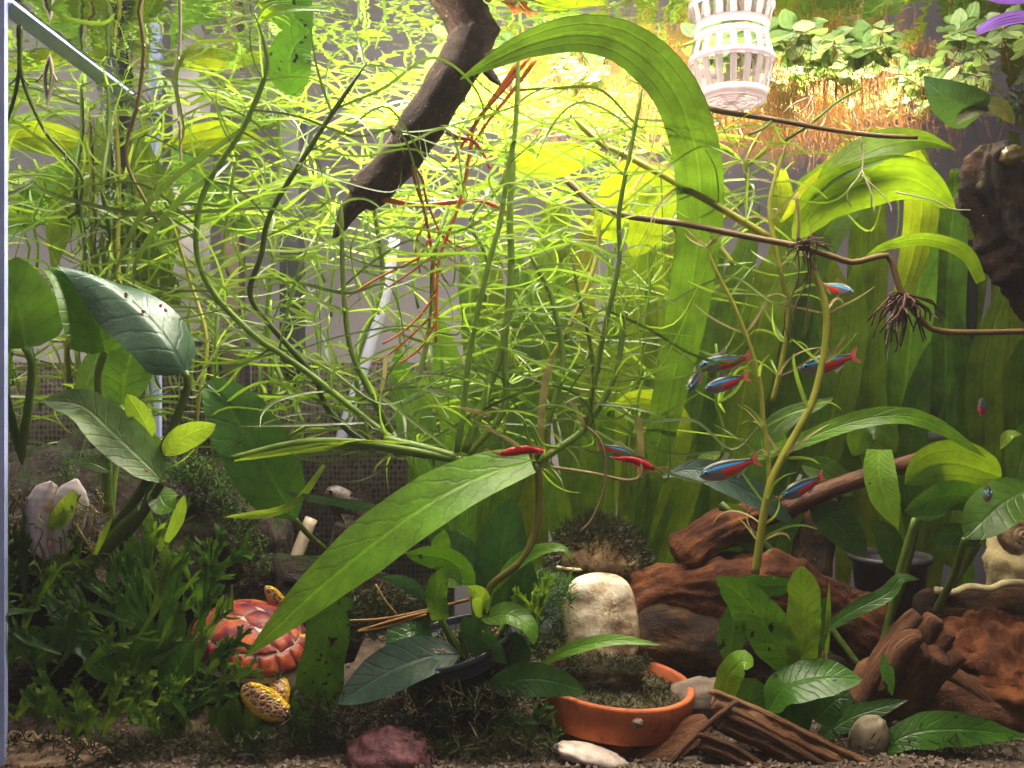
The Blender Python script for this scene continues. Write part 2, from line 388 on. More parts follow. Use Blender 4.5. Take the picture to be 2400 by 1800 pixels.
mb = MB(); box(mb, (XL+.004, DB-CD-.6, -1), (XL+.5, DB-CD-.02, 44.8)); mb.build('corner_seam', seam, tank, True)
# things standing in the room behind the glass
def roombox(name, label, cat, x0, x1, y0, y1, d, th, mat):
    a, b = P(x0, y1, d), P(x1, y0, d); mb = MB(); box(mb, (a.x, a.y, a.z), (b.x, a.y+th, b.z)); return tag(mb.build(name, mat, None, True), label, cat)
def meshmat():
    t = NT('woven_mesh'); pos = t.pos(); mp = t.n('ShaderNodeMapping'); mp.inputs['Scale'].default_value = (1, 1, .75); t.link(pos, mp.inputs[0])
    v = t.n('ShaderNodeTexVoronoi'); v.inputs['Scale'].default_value = 2.3; v.inputs['Randomness'].default_value = .25; t.link(mp.outputs[0], v.inputs['Vector'])
    c = t.ramp(v.outputs['Distance'], [(.25, (.035, .028, .026)), (.6, (.20, .155, .135))]); return t.done(t.prin(c, .8, .2, t.bump(v.outputs['Distance'], .5, .2)))
mm = meshmat()
roombox('mesh_panel', 'dark brown woven mesh panel standing behind the tank, low on the left', 'panel', -160, 560, 800, 1700, 90, 4, mm)
roombox('mesh_panel', 'dark brown woven mesh panel behind the tank between ornament and sword plant', 'panel', 590, 1060, 850, 1700, 94, 4, mm)
dk = plain('dark_plastic', (.035, .035, .04), .5, .2, .5, .05)
roombox('frame_post', 'dark upright post behind the tank near its left rear corner', 'post', 655, 700, -200, 870, 92, 3, dk)
roombox('frame_post', 'pale grey upright post behind the tank beside the dark post', 'post', 405, 470, -200, 1500, 94, 3, plain('grey_paint', (.34, .31, .31), .6, .1, .1, .05))
roombox('frame_post', 'pinkish brown narrow post behind the dark anubias leaf', 'post', 520, 560, 500, 1500, 88, 2, plain('tan_paint', (.36, .25, .21), .6, .1, .1, .05))
roombox('wall_box', 'black box hanging on the wall behind the upper left plants', 'box', 440, 500, 250, 420, 93, 4, dk)
roombox('wall_box', 'dark grey box on the wall high behind the left leaves', 'box', 215, 300, -60, 260, 93, 4, dk)
# black equipment inside, right rear
f = thing('filter', 'tall black aquarium filter with suction foot in the right rear corner', 'filter', (2240, 1070, 79.5))
def fbox(x0, x1, y0, y1, d, th, name, mat=dk):
    a, b = P(x0, y1, d), P(x1, y0, d); mb = MB(); box(mb, (a.x, a.y, a.z), (b.x, a.y+th, b.z)); o = mb.build(name, mat, f, True)
    bv = o.modifiers.new('bevel', 'BEVEL'); bv.width = .2; bv.segments = 2
fbox(2205, 2292, 560, 1045, 78.5, 1.8, 'body'); fbox(2110, 2300, 1048, 1085, 78, 2.4, 'foot'); fbox(2100, 2200, 880, 980, 79, 1.5, 'pump_head'); fbox(2155, 2215, 1012, 1030, 77.6, .4, 'clip', plain('grey_clip', (.2, .2, .2), .4))
# clear air line
tb = thing('air_tube', 'white translucent air tube slanting down behind the stem plants', 'tube', (800, 1040, 79.5))
wt = softmat('tube_plastic', (.62, .62, .80), (.8, .8, .95), .5, .2, .1)
tube(tb, [(925, 560, 79.8), (903, 690, 79.7), (860, 840, 79.6), (820, 960, 79.5), (790, 1060, 79.5)], 13, wt, 'hose', ns=10, n=20)
tb = thing('ceramic_pipe', 'short cream pipe leaning behind the bark ornament under the pleco', 'pipe', (690, 1310, 76))
tube(tb, [(688, 1320, 76), (730, 1215, 77)], 15, plain('cream_ceramic', (.40, .32, .24), .4, .08), 'body', ns=16, n=6)

# specks drifting in the water
mb = MB(); rs = random.Random(5)
for k in range(420):
    p = P(rs.uniform(60, 2380), rs.uniform(150, 1500), rs.uniform(57.5, 74)); r = rs.uniform(.012, .035)
    if p.z > WZ-.3 or p.x < XL+.3: continue
    q = [Vector(v)*r for v in ((1, 0, 0), (-1, 0, 0), (0, 1, 0), (0, -1, 0), (0, 0, 1), (0, 0, -1))]
    mb.add([p+v for v in q], [(0, 2, 4), (2, 1, 4), (1, 3, 4), (3, 0, 4), (2, 0, 5), (1, 2, 5), (3, 1, 5), (0, 3, 5)])
tag(mb.build('suspended_dust', plain('white_dust', (.8, .78, .75), .6, .1)), 'tiny pale specks drifting through the water', 'dust', kind='stuff')

# ------------------------------------------------------------------ wood, stones, pots
bark = woodmat('dark_branch_bark', (.014, .007, .005), (.050, .025, .016), (.12, .066, .042), .6, None, 1, .9, 1)
red = woodmat('red_driftwood', (.016, .005, .003), (.095, .026, .008), (.33, .11, .034), .55, None, .8, .8)
black = woodmat('black_driftwood', (.007, .004, .003), (.028, .013, .008), (.20, .09, .020), .65, None, .8, .7)
resin = woodmat('resin_bark', (.006, .0035, .003), (.024, .014, .011), (.11, .072, .058), .34, (.014, .040, .006), 1.6, 1)
rough = woodmat('brown_stump', (.035, .013, .007), (.15, .058, .025), (.33, .155, .072), .65, None, .8, .9)
# the branch that comes down through the water surface
t = thing('driftwood_branch', 'thick dark brown branch slanting down through the water surface', 'driftwood', (850, 465, 65.5))
b = log(t, 'limb', [(1165, -40, 60.6, 50), (1100, 100, 61.6, 52), (1005, 265, 63, 50), (925, 385, 64.5, 48), (845, 462, 65.5, 44)], bark, .13, .45, .10, seed=4, n=70, endcap=.1)
log(t, 'broken_end', [(850, 455, 65.6, 26), (815, 500, 66.2, 20), (785, 560, 66.6, 8)], black, .3, .6, .2, n=16, ns=14, seed=9)
log(t, 'twig_stub', [(945, 330, 63.6, 10), (920, 305, 63, 6), (915, 295, 62.8, 3)], rough, .2, 1, .1, n=8, ns=8)
log(t, 'twig_stub', [(1140, 165, 62, 14), (1165, 190, 61.6, 8), (1172, 200, 61.5, 3)], bark, .3, 1, .1, n=8, ns=8)
# orange aerial roots along it
org = softmat('orange_root', (.50, .135, .030), (.6, .16, .03), .3, .45, .3)
org2 = softmat('dull_orange_root', (.36, .12, .04), (.42, .14, .04), .3, .5, .3)
def rootset(label, at, strands, mat, name='hanging_root', cat='root'):
    t = thing(name, label, cat, at)
    for pts, r0, r1 in strands: tube(t, pts, r0, mat, 'strand', r1=r1, n=max(12, 5*len(pts)), ns=6)
    return t
rootset('long orange root hanging from the surface past the right side of the branch', (1021, 803, 64), [
    ([(1240, 135, 62.3), (1180, 210, 62.6), (1118, 282, 63), (1104, 336, 63.2), (1086, 445, 63.5), (1064, 514, 63.6), (1031, 600, 63.8), (1024, 672, 64), (1021, 803, 64)], 5, 4),
    ([(1215, 150, 62.6), (1150, 240, 63), (1108, 300, 63.2), (1060, 380, 63.6)], 9, 3), ([(1255, 140, 62.5), (1200, 215, 62.8), (1140, 290, 63.1), (1100, 350, 63.4)], 6, 3),
    ([(1022, 690, 64), (980, 745, 64), (940, 780, 63.8), (897, 806, 63.5)], 3.5, 2.5), ([(1021, 755, 64), (990, 810, 64.3), (955, 840, 64.5), (935, 850, 64.6)], 3.5, 2), ([(1021, 730, 64), (960, 790, 64.5), (905, 835, 65), (872, 850, 65)], 3, 2)], org)
rootset('thick orange root running level below the end of the branch', (1183, 492, 64), [
    ([(893, 466, 64.8), (940, 475, 64.5), (988, 481, 64.2), (1060, 474, 64), (1118, 469, 64), (1155, 480, 64), (1190, 497, 64)], 6.5, 5)], org)
rootset('bundle of dull orange roots dropping from the underside of the branch', (1015, 690, 64.5), [
    ([(962, 375, 63.6), (975, 430, 63.8), (988, 470, 64), (1000, 520, 64.2), (1010, 580, 64.4), (1018, 690, 64.5)], 5, 3),
    ([(966, 385, 63.6), (990, 420, 63.7), (1000, 470, 64), (1040, 560, 64.5), (1085, 600, 65)], 4, 2), ([(1000, 520, 64.2), (975, 570, 64.4), (985, 640, 64.5)], 3, 2), ([(1030, 545, 64.4), (1060, 570, 64.4), (1095, 585, 64.4)], 4.5, 2.5),
    ([(1005, 560, 64.3), (985, 600, 64.3), (960, 615, 64.2), (880, 655, 64), (800, 705, 63.8)], 4, 2.5), ([(1012, 600, 64.4), (960, 640, 64.3), (900, 680, 64.2)], 3, 2), ([(1035, 590, 64.4), (1060, 610, 64.4), (1100, 628, 64.4)], 2.5, 1.5)], org2)
rootset('short orange root bending off the middle of the branch', (1147, 391, 63.5), [([(1045, 308, 63), (1075, 322, 63), (1107, 329, 63.2), (1130, 355, 63.4), (1150, 395, 63.5)], 6, 4), ([(1107, 329, 63.2), (1098, 380, 63.4), (1086, 450, 63.5)], 4, 3)], org)
# right-hand hanging wood
t = thing('driftwood_log', 'dark driftwood with orange patches hanging at the right edge', 'driftwood', (2420, 700, 68))
b = log(t, 'limb', [(2330, 340, 68, 46), (2335, 430, 68, 72), (2375, 540, 68, 84), (2440, 650, 68, 78), (2520, 760, 68, 70)], woodmat('mossy_log', (.006, .004, .003), (.022, .010, .007), (.12, .045, .014), .7, (.13, .095, .016), .8, 1), .45, .42, .3, 8, n=70, ns=48, seed=14)
blob(t, 'moss_tuft', (2372, 372, 66.4), (.95, .9, .9), softmat('olive_moss', (.14, .10, .025), None, .2), amp=.25, fr=.6, seed=2)
# big red driftwood, right centre
t = thing('driftwood_root', 'large reddish brown driftwood root arching behind the terracotta pot', 'driftwood', (1700, 1480, 70))
log(t, 'limb', [(1440, 1470, 70, 50), (1540, 1390, 70, 66), (1680, 1385, 70, 84), (1830, 1390, 70.5, 80), (1960, 1450, 71, 72), (2080, 1520, 71, 64)], red, .34, .28, .26, 10, n=90, ns=60, seed=3)
log(t, 'limb', [(1480, 1500, 68, 70), (1620, 1500, 68, 80), (1780, 1540, 68, 75), (1930, 1600, 67, 60)], black, .3, .25, .15, n=40, ns=30, seed=5)
log(t, 'limb', [(1590, 1310, 70.5, 50), (1680, 1245, 71, 44), (1800, 1200, 72.5, 32), (1900, 1170, 73, 22)], red, .35, .4, .3, 9, n=60, ns=34, seed=8)
log(t, 'limb', [(1880, 1420, 75, 55), (1905, 1300, 76, 45), (1920, 1180, 76.5, 40), (1960, 1110, 77, 30)], black, .2, .3, .15, n=30, ns=24, seed=6)
t = thing('driftwood_stick', 'smooth brown stick with a cut end behind the hanging green leaf', 'stick', (1840, 1190, 70))
log(t, 'shaft', [(1835, 1195, 69.6, 20), (1950, 1145, 69.6, 21), (2060, 1108, 69.6, 21), (2150, 1082, 69.6, 20), (2196, 1070, 69.6, 19)], woodmat('brown_stick', (.025, .009, .005), (.075, .026, .012), (.14, .055, .024), .5, None, 1, .3), .05, .4, .05, n=30, ns=20, seed=1, endcap=.12)
# knotted root stump with cut ends
t = thing('root_stump', 'knotted brown root stump with a crown of sawn stubs', 'driftwood', (2060, 1690, 61))
log(t, 'base', [(1975, 1720, 61.5, 40), (2040, 1640, 61.5, 62), (2105, 1580, 62, 72), (2150, 1530, 62.4, 60)], rough, .3, .3, .2, n=34, ns=30, seed=21)
for i, (pts) in enumerate([[(2010, 1650, 60.5, 22), (2060, 1560, 60.2, 26), (2110, 1480, 60.3, 24), (2150, 1440, 60.4, 20)], [(2070, 1620, 60, 20), (2100, 1540, 59.5, 24), (2130, 1500, 59.4, 24), (2158, 1492, 59.3, 16)],
                           [(2120, 1580, 60.5, 24), (2145, 1540, 60, 26), (2165, 1520, 59.6, 27)], [(2150, 1600, 60.8, 26), (2180, 1560, 60.2, 28), (2205, 1535, 59.7, 28)], [(2140, 1560, 61.5, 24), (2170, 1480, 61.2, 24), (2190, 1445, 61, 20)],
                           [(2160, 1560, 61.5, 24), (2200, 1510, 61, 26), (2225, 1480, 60.8, 22)], [(2180, 1590, 61, 24), (2230, 1545, 60.6, 26), (2250, 1528, 60.5, 24)]]):
    log(t, 'stub', pts, rough, .16, .5, .12, n=20, ns=16, seed=30+i, endcap=.06)
# smooth brown rounded wood beside it
t = thing('wood_boulder', 'rounded reddish brown lump of wood at the right edge of the floor', 'driftwood', (2330, 1700, 65))
blob(t, 'body', (2340, 1600, 66), (5.6, 4.6, 4.7), red, amp=.26, fr=.4, seed=4, nu=72, nv=48)
log(t, 'root', [(2120, 1690, 62.5, 50), (2230, 1650, 63, 62), (2330, 1660, 63, 70), (2430, 1690, 63, 70)], rough, .22, .3, .12, n=36, ns=26, seed=12)
log(t, 'root', [(2200, 1560, 63, 16), (2260, 1600, 62.4, 22), (2320, 1650, 62, 20), (2350, 1690, 61.8, 10)], rough, .2, .4, .15, n=22, ns=14, seed=15)
# split kindling in the right foreground
kind = woodmat('split_kindling', (.10, .04, .016), (.34, .16, .07), (.60, .35, .19), .7, None, 1.3, .9)
kdark = woodmat('split_kindling_dark', (.045, .018, .010), (.14, .06, .03), (.28, .14, .075), .7, None, 1.3, .9)
for lab, pts, m, sd in [('pale split stick lying topmost of the bundle in the right foreground', [(1672, 1640, 58.2, 26), (1790, 1695, 58, 28), (1920, 1755, 57.6, 26), (2090, 1840, 57, 26)], kind, 1),
                        ('dark split stick lying under the pale one in the right foreground', [(1690, 1690, 57.7, 24), (1790, 1735, 57.4, 27), (1890, 1790, 57.1, 26), (1990, 1840, 57, 24)], kdark, 2),
                        ('short dark stick lowest of the bundle, nearest the glass', [(1640, 1735, 57.3, 24), (1720, 1775, 57.1, 28), (1820, 1835, 56.8, 28)], kdark, 3)]:
    t = thing('split_stick', lab, 'stick', pts[0][:3], 'split sticks in the foreground')
    log(t, 'shaft', pts, m, .22, .5, .28, 9, n=46, ns=20, seed=40+sd, endcap=.12)
    for q in range(3):
        a, b2 = pts[0], pts[-1]; off = (-.5+q*.5)*pts[0][3]*.9
        log(t, 'splinter', [(p[0]+off*.45+R(-4, 4), p[1]-abs(off)*.25-p[3]*.55+R(-4, 4), p[2]-.25-.1*q, 6+3*R(0, 1)) for p in pts], m, .3, .7, .3, n=26, ns=8, seed=50+sd*5+q)
t = thing('bark_piece', 'flat brown piece of bark under the terracotta pot', 'bark', (1550, 1790, 57.5))
log(t, 'slab', [(1440, 1830, 57.5, 45), (1520, 1780, 58, 48), (1600, 1730, 58.5, 42), (1660, 1690, 59, 26)], rough, .16, .4, .1, n=26, ns=20, seed=71, sq=.5)
t = thing('bark_piece', 'thin dark twig crossing the ends of the split sticks', 'twig', (1620, 1740, 57))
tube(t, [(1560, 1800, 57), (1620, 1735, 57), (1680, 1680, 57), (1728, 1642, 57.2)], 8, kdark, 'shaft', r1=6, n=16)
# terracotta pot with moss
def terramat():
    t = NT('terracotta'); pos = t.pos(); n = t.noise(pos, .5, 5); n2 = t.noise(pos, 3, 5, .7); n3 = t.noise(pos, 1.2, 4, .7, .5)
    c = t.ramp(n, [(.3, (.34, .08, .028)), (.7, (.52, .145, .055))])
    c = t.mix(t.math('MULTIPLY', t.math('SUBTRACT', n3, .54), 6, clamp=True), c, (.22, .06, .025)); c = t.mix(t.math('MULTIPLY', t.math('SUBTRACT', n2, .70), 9, clamp=True), c, (.10, .035, .018))
    return t.done(t.prin(c, .75, .25, t.bump(n2, .25, .08)))
tc = terramat(); C = P(1440, 1590, 62.2); s = 5.28
pot = thing('terracotta_pot', 'orange terracotta flower pot filled with dark moss', 'pot', (1440, 1790, 59))
tl = Matrix.Rotation(math.radians(5), 3, 'Y') @ Matrix.Rotation(math.radians(3), 3, 'X')
mb = MB(); lathe(mb, [(s*.90, -1.6), (s*.91, -.12), (s*.93, -.02), (s*.97, .02), (s*.995, -.04), (s, -.16), (s*.985, -2.2), (s*.965, -2.3)], C, 72, tl); mb.build('rim', tc, pot)
mb = MB(); lathe(mb, [(s*.968, -2.28), (s*.83, -2.36), (s*.82, -2.5), (s*.72, -5.0), (s*.70, -5.2), (0, -5.2)], C, 72, tl); mb.build('body', tc, pot)
mb = MB(); lathe(mb, [(s*.90, -.9), (s*.6, -.75), (s*.3, -.6), (0, -.55)], C, 40, tl)
for i in range(len(mb.v)):
    v = Vector(mb.v[i]); mb.v[i] = tuple(v+Vector((0, 0, .35*noise.noise(v*.9))))
soil = plain('dark_soil', (.03, .026, .012), .95, .7, 2.5, 1, c2=(.12, .10, .05)); mb.build('soil', soil, pot)
mossd = softmat('dark_moss', (.045, .050, .014), (.05, .06, .012), .25, .6); mossg = softmat('bright_moss', (.10, .20, .02), (.14, .28, .02), .35, .6); mossb = softmat('brown_moss', (.10, .075, .035), None, .2, .7)
def mosspatch(parent, name, sampler, n, per, ln, wd, mat, kind='stuff', rise=.5):
    mb = MB()
    for _ in range(n):
        p, up = sampler(); bladesmb(mb, p, per, ln, wd, up, .9, rise)
    o = mb.build(name, mat, parent); o['kind'] = kind; return o
def disc(C, r, tl=None, z=-.75):
    def f():
        a = R(0, 6.283); q = math.sqrt(R(0, 1))*r; p = Vector((q*math.cos(a), q*math.sin(a), z+.35*(1-q/r))); p = tl @ p if tl else p
        return C+p, Vector((0, 0, 1))
    return f
mosspatch(pot, 'moss', disc(C, s*.88, tl), 900, 3, .38, .035, mossd); mosspatch(pot, 'moss', disc(C, s*.85, tl), 350, 3, .3, .03, mossb); mosspatch(pot, 'moss', disc(C+Vector((.9, 1.0, .5)), 1.1, tl), 160, 3, .35, .04, mossg)
blob(pot, 'snail_scar', P(1494, 1694, 57.1), (.34, .25, .3), plain('dirty_crust', (.30, .22, .17), .8, .5, 4, .8), amp=.5, fr=.7, seed=5)
# pale shell standing in the pot
def shellmat():
    t = NT('oyster_shell'); pos = t.pos(); uv = t.coord('UV'); n = t.noise(pos, .55, 6, .65, .4); n2 = t.noise(pos, 3.5, 5, .65)
    w = t.n('ShaderNodeTexWave', wave_type='RINGS'); w.inputs['Scale'].default_value = .55; w.inputs['Distortion'].default_value = 7; w.inputs['Detail'].default_value = 4; w.inputs['Detail Scale'].default_value = .8
    mp = t.n('ShaderNodeMapping'); mp.inputs['Location'].default_value = (-3.0, -4, -5.0); t.link(pos, mp.inputs[0]); t.link(mp.outputs[0], w.inputs[0])
    c = t.ramp(t.math('ADD', t.math('MULTIPLY', n, .85), t.math('MULTIPLY', w.outputs[1], .03)), [(.34, (.30, .18, .10)), (.45, (.72, .57, .39)), (.58, (.92, .83, .69))])
    return t.done(t.prin(c, .5, .4, t.bump(t.math('ADD', t.math('MULTIPLY', n, 1.5), t.math('MULTIPLY', n2, .8)), .6, .2)))
sh = thing('oyster_shell', 'pale rounded shell standing upright in the terracotta pot', 'shell', (1405, 1540, 63))
mb = MB(); nu, nv = 48, 14; c0 = P(1406, 1468, 63.2); k = 63.2/F
for j in range(nv+1):
    for i in range(nu):
        a = 2*math.pi*i/nu; q = j/nv
        X = math.copysign(abs(math.cos(a))**.75, math.cos(a))*91; Z = (math.copysign(abs(math.sin(a))**.8, math.sin(a))*124 if math.sin(a) > 0 else math.sin(a)*135)
        if Z < 0: X *= 1.04
        f = 1+.03*noise.noise(Vector((math.cos(a)*2, math.sin(a)*2, 1)))
        if j <= nv//2: rr_ = (j/(nv/2))**.7; dep = -.9*(1-rr_**2)**.5
        else: rr_ = ((nv-j)/(nv/2))**.7; dep = .5
        px = Vector((X*f*rr_*k, dep+.30*noise.noise(Vector((X*rr_*.03, Z*rr_*.03, 5))), Z*f*rr_*k))
        mb.add([c0+Matrix.Rotation(math.radians(-12), 3, 'X') @ px], [])
mb.f = [(j*nu+i, j*nu+(i+1) % nu, (j+1)*nu+(i+1) % nu, (j+1)*nu+i) for j in range(nv) for i in range(nu)]; mb.uv = [(0, 0)]*len(mb.v)
mb.build('valve', shellmat(), sh)
blob(sh, 'soil_mound', P(1412, 1585, 62.6), (2.7, 1.5, 1.5), soil, amp=.3, fr=.6, seed=6)
mosspatch(sh, 'moss', lambda: (P(1412+R(-110, 110), 1545+R(-8, 30), 62+R(-1.2, .4)), Vector((0, -.3, 1))), 420, 3, .45, .035, mossd)
# black plastic pot with the broad-leaved crypt
bp = thing('plastic_pot', 'dark navy plastic plant pot tilted beside the terracotta pot', 'pot', (1040, 1690, 61))
C2 = P(1055, 1500, 62); tl2 = Matrix.Rotation(math.radians(-14), 3, 'Y') @ Matrix.Rotation(math.radians(8), 3, 'X'); s2 = 4.1
navy = plain('navy_plastic', (.020, .024, .036), .32, .25, .6, .08, .5)
mb = MB(); lathe(mb, [(s2*.95, -1.2), (s2*.96, -.1), (s2*.98, 0), (s2, -.05), (s2, -.5), (s2*.94, -.55), (s2*.74, -5.4), (0, -5.4)], C2, 56, tl2); mb.build('body', navy, bp)
mb = MB(); lathe(mb, [(s2*.94, -.9), (s2*.4, -.6), (0, -.5)], C2, 32, tl2); mb.build('soil', soil, bp)
mosspatch(bp, 'moss', disc(C2, s2*.9, tl2), 420, 3, .5, .04, mossd)
# black basket pot, right rear
bp = thing('basket_pot', 'black slotted basket pot behind the right-hand roots', 'pot', (2080, 1480, 74)); C3 = P(2085, 1300, 75)
mb = MB(); lathe(mb, [(2.9, -.6), (2.95, 0), (3.15, .05), (3.15, -.45), (2.85, -.5), (2.2, -7), (0, -7)], C3, 40); mb.build('body', dk, bp)
for i in range(10):
    a = i*.628; mb = MB(); v = Vector((math.cos(a), math.sin(a), 0)); box(mb, (-.16, -.1, -4.5), (.16, .1, -1.4)); m = Matrix.Translation(C3+v*2.62) @ Matrix.Rotation(a-math.pi/2, 4, 'Z') @ Matrix.Rotation(-.1, 4, 'X'); mb.v = [tuple(m @ Vector(q)) for q in mb.v]; mb.build('slot_rib', navy, bp, True)
# stones
def rock(name, label, at, rad, mat, cat='stone', rot=None, **k):
    t = blob(None, name, at, rad, mat, rot=rot, **k); return tag(t, label, cat)
cor = plain('purple_stone', (.045, .012, .018), .75, .6, 1.8, 1, c2=(.17, .055, .065))
rock('stone', 'rough dark purple stone at the bottom edge, half out of view', (915, 1790, 57.4), (2.85, 2.2, 2.2), cor, amp=.14, fr=.4, seed=7, nu=40, nv=28)
rock('stone', 'flat white stone wedged under the terracotta pot', (1385, 1772, 56.9), (2.3, 1.2, .6), plain('white_stone', (.52, .43, .37), .6, .35, 1.4, .4), rot=Matrix.Rotation(math.radians(14), 3, 'Y'), amp=.14, fr=.45, seed=3)
tan = plain('tan_stone', (.36, .24, .15), .75, .4, 1.4, .6)
rock('stone', 'small tan pebble against the navy plastic pot', (878, 1612, 60.5), (.95, .8, .8), tan, amp=.15, seed=9)
rock('stone', 'small brown pebble low on the navy plastic pot', (920, 1650, 58.8), (.55, .5, .6), tan, amp=.15, seed=11)
rock('stone', 'beige pointed stone lying behind the right fern', (2035, 1735, 58.6), (1.2, .9, 1.6), plain('beige_stone', (.22, .17, .11), .7, .25, 1, .4), rot=Matrix.Rotation(math.radians(25), 3, 'Y'), amp=.10, fr=.35, seed=12)
rock('stone', 'sandy brown stone at the lower left corner', (90, 1790, 58), (4.2, 2.4, 1.5), tan, amp=.3, fr=.5, seed=13)
rock('stone', 'golden crusted stone under the turtle figurine', (490, 1740, 60), (1.9, 1.4, 2.0), plain('gold_stone', (.36, .24, .09), .5, .6, 3.5, .9, c2=(.66, .52, .30)), amp=.35, fr=.6, seed=16)
rock('stone', 'orange brown pebble between driftwood and right fern', (1700, 1660, 62), (1.6, 1, 1.3), plain('rust_stone', (.42, .16, .08), .7, .3, 1, .4), amp=.18, seed=18)
rock('stone', 'white and grey stone right of the terracotta pot', (1645, 1640, 62.5), (2.2, 1.4, 1.5), plain('grey_stone', (.19, .14, .11), .8, .3, 1, .5), amp=.2, seed=19)
t = thing('limestone', 'pale yellow holed limestone at the right edge behind the snail', 'stone', (2390, 1460, 72))
blob(t, 'body', (2400, 1330, 72), (2.9, 2, 4.4), plain('limestone', (.40, .32, .17), .75, .35, .9, .8), amp=.18, fr=.4, seed=23, nu=40, nv=30)
t = thing('bark_shelf', 'dark bark shelf with a wavy cream rim under the limestone', 'bark', (2300, 1440, 70))
log(t, 'body', [(2150, 1420, 70, 36), (2260, 1425, 70, 46), (2360, 1430, 70, 50), (2450, 1430, 70, 50)], black, .2, .3, .1, n=26, ns=20, seed=33)
tube(t, [(2190, 1382, 69, ), (2235, 1388, 68.6), (2270, 1375, 68.5), (2320, 1380, 68.5), (2360, 1366, 68.5), (2430, 1370, 68.5)], 9, plain('cream_edge', (.60, .50, .28), .6, .3, 2, .4), 'rim', n=24)
# mossy coconut mound behind the shell
t = thing('coconut_shell', 'broken coconut shell with golden edge buried under brown moss', 'coconut', (1400, 1350, 70.5))
mb = MB(); lathe(mb, [(.2, 2.6), (1.8, 2.3), (3.0, 1.3), (3.5, 0), (3.3, 0), (2.8, 1.1), (1.6, 2.0), (.2, 2.3)], P(1405, 1335, 71.5), 40, Matrix.Rotation(.1, 3, 'Y')); mb.build('husk', woodmat('coconut', (.03, .015, .006), (.12, .065, .025), (.5, .36, .16), .5), t)
tube(t, [(1305, 1330, 69.4), (1350, 1336, 68.8), (1400, 1336, 68.6), (1450, 1334, 68.8), (1490, 1318, 69.4)], 5, plain('golden_edge', (.60, .42, .18), .4, .5, 2.5, .6, c2=(.8, .68, .42)), 'rim', n=24)
def hemi(C, rx, ry, rz):
    def f():
        a = R(0, 6.283); b = R(0, 1.5); n = Vector((math.cos(a)*math.cos(b), math.sin(a)*math.cos(b), math.sin(b))); k = R(.9, 1.1)
        return C+Vector((n.x*rx, n.y*ry, n.z*rz))*k, n
    return f
mosspatch(t, 'moss', hemi(P(1400, 1335, 72), 3.6, 3, 3.7), 900, 4, .8, .05, mossd, rise=.8); mosspatch(t, 'moss', hemi(P(1410, 1335, 71.5), 3.4, 3, 3.2), 360, 3, .7, .04, mossb, rise=.8)
# resin bark ornament, left
t = thing('bark_ornament', 'dark resin bark ornament with mossy ledges and cave at the left', 'ornament', (250, 1480, 71))
log(t, 'wall', [(-60, 1330, 68, 250), (60, 1300, 69, 255), (200, 1275, 70, 245), (330, 1290, 70.5, 235), (440, 1310, 71, 225), (520, 1350, 71.5, 200), (580, 1400, 71.5, 160)], resin, .12, .45, .16, 12, n=90, ns=80, seed=61, endcap=.1)
log(t, 'ledge', [(540, 1330, 69, 34), (640, 1345, 68, 48), (760, 1360, 67.5, 55), (880, 1390, 67.5, 50), (980, 1440, 67.5, 40)], resin, .25, .45, .22, n=50, ns=30, seed=63)
log(t, 'ledge', [(480, 1440, 67, 60), (600, 1440, 66.5, 70), (720, 1450, 66, 60), (850, 1500, 66, 60)], resin, .3, .4, .2, n=50, ns=30, seed=64)
log(t, 'broken_post', [(795, 1330, 68, 18), (790, 1270, 68, 20), (800, 1230, 68, 22)], resin, .35, .8, .3, n=16, ns=14, seed=65, endcap=0)
log(t, 'broken_post', [(70, 1090, 67.8, 40), (90, 1050, 68, 34), (80, 1030, 68, 20)], resin, .3, .6, .3, n=16, ns=18, seed=66)
log(t, 'broken_post', [(185, 1080, 69, 44), (190, 1030, 69, 36), (180, 1012, 69, 24)], resin, .3, .6, .3, n=16, ns=18, seed=67)
log(t, 'vine', [(640, 1300, 66, 8), (655, 1340, 65.6, 9), (652, 1390, 65.2, 9), (640, 1440, 65, 8)], resin, .1, .6, .1, n=20, ns=10, seed=68)
def along(pts, sp):
    def f():
        a = R(0, len(pts)-1.001); i = int(a); u = a-i; q = [pts[i][k]+(pts[i+1][k]-pts[i][k])*u for k in range(3)]
        p = P(q[0]+R(-sp, sp), q[1]+R(-sp, sp), q[2]+R(-.6, .6)); return p, Vector((0, -.4, 1))
    return f
mossk = softmat('green_moss', (.06, .16, .014), (.08, .22, .012), .3, .6)
mosspatch(t, 'moss', along([(420, 1095, 65.2), (480, 1110, 65.4), (520, 1160, 65.5), (560, 1230, 65.5), (590, 1320, 65.6), (600, 1380, 65.5)], 44), 1500, 3, .30, .035, mossd); mosspatch(t, 'moss', along([(400, 1090, 65), (470, 1105, 65), (540, 1190, 65), (600, 1330, 65.2)], 40), 700, 3, .28, .035, mossk)
mosspatch(t, 'moss', along([(60, 1090, 64.6), (130, 1095, 64.8), (170, 1110, 65)], 26), 260, 3, .25, .03, mossk)

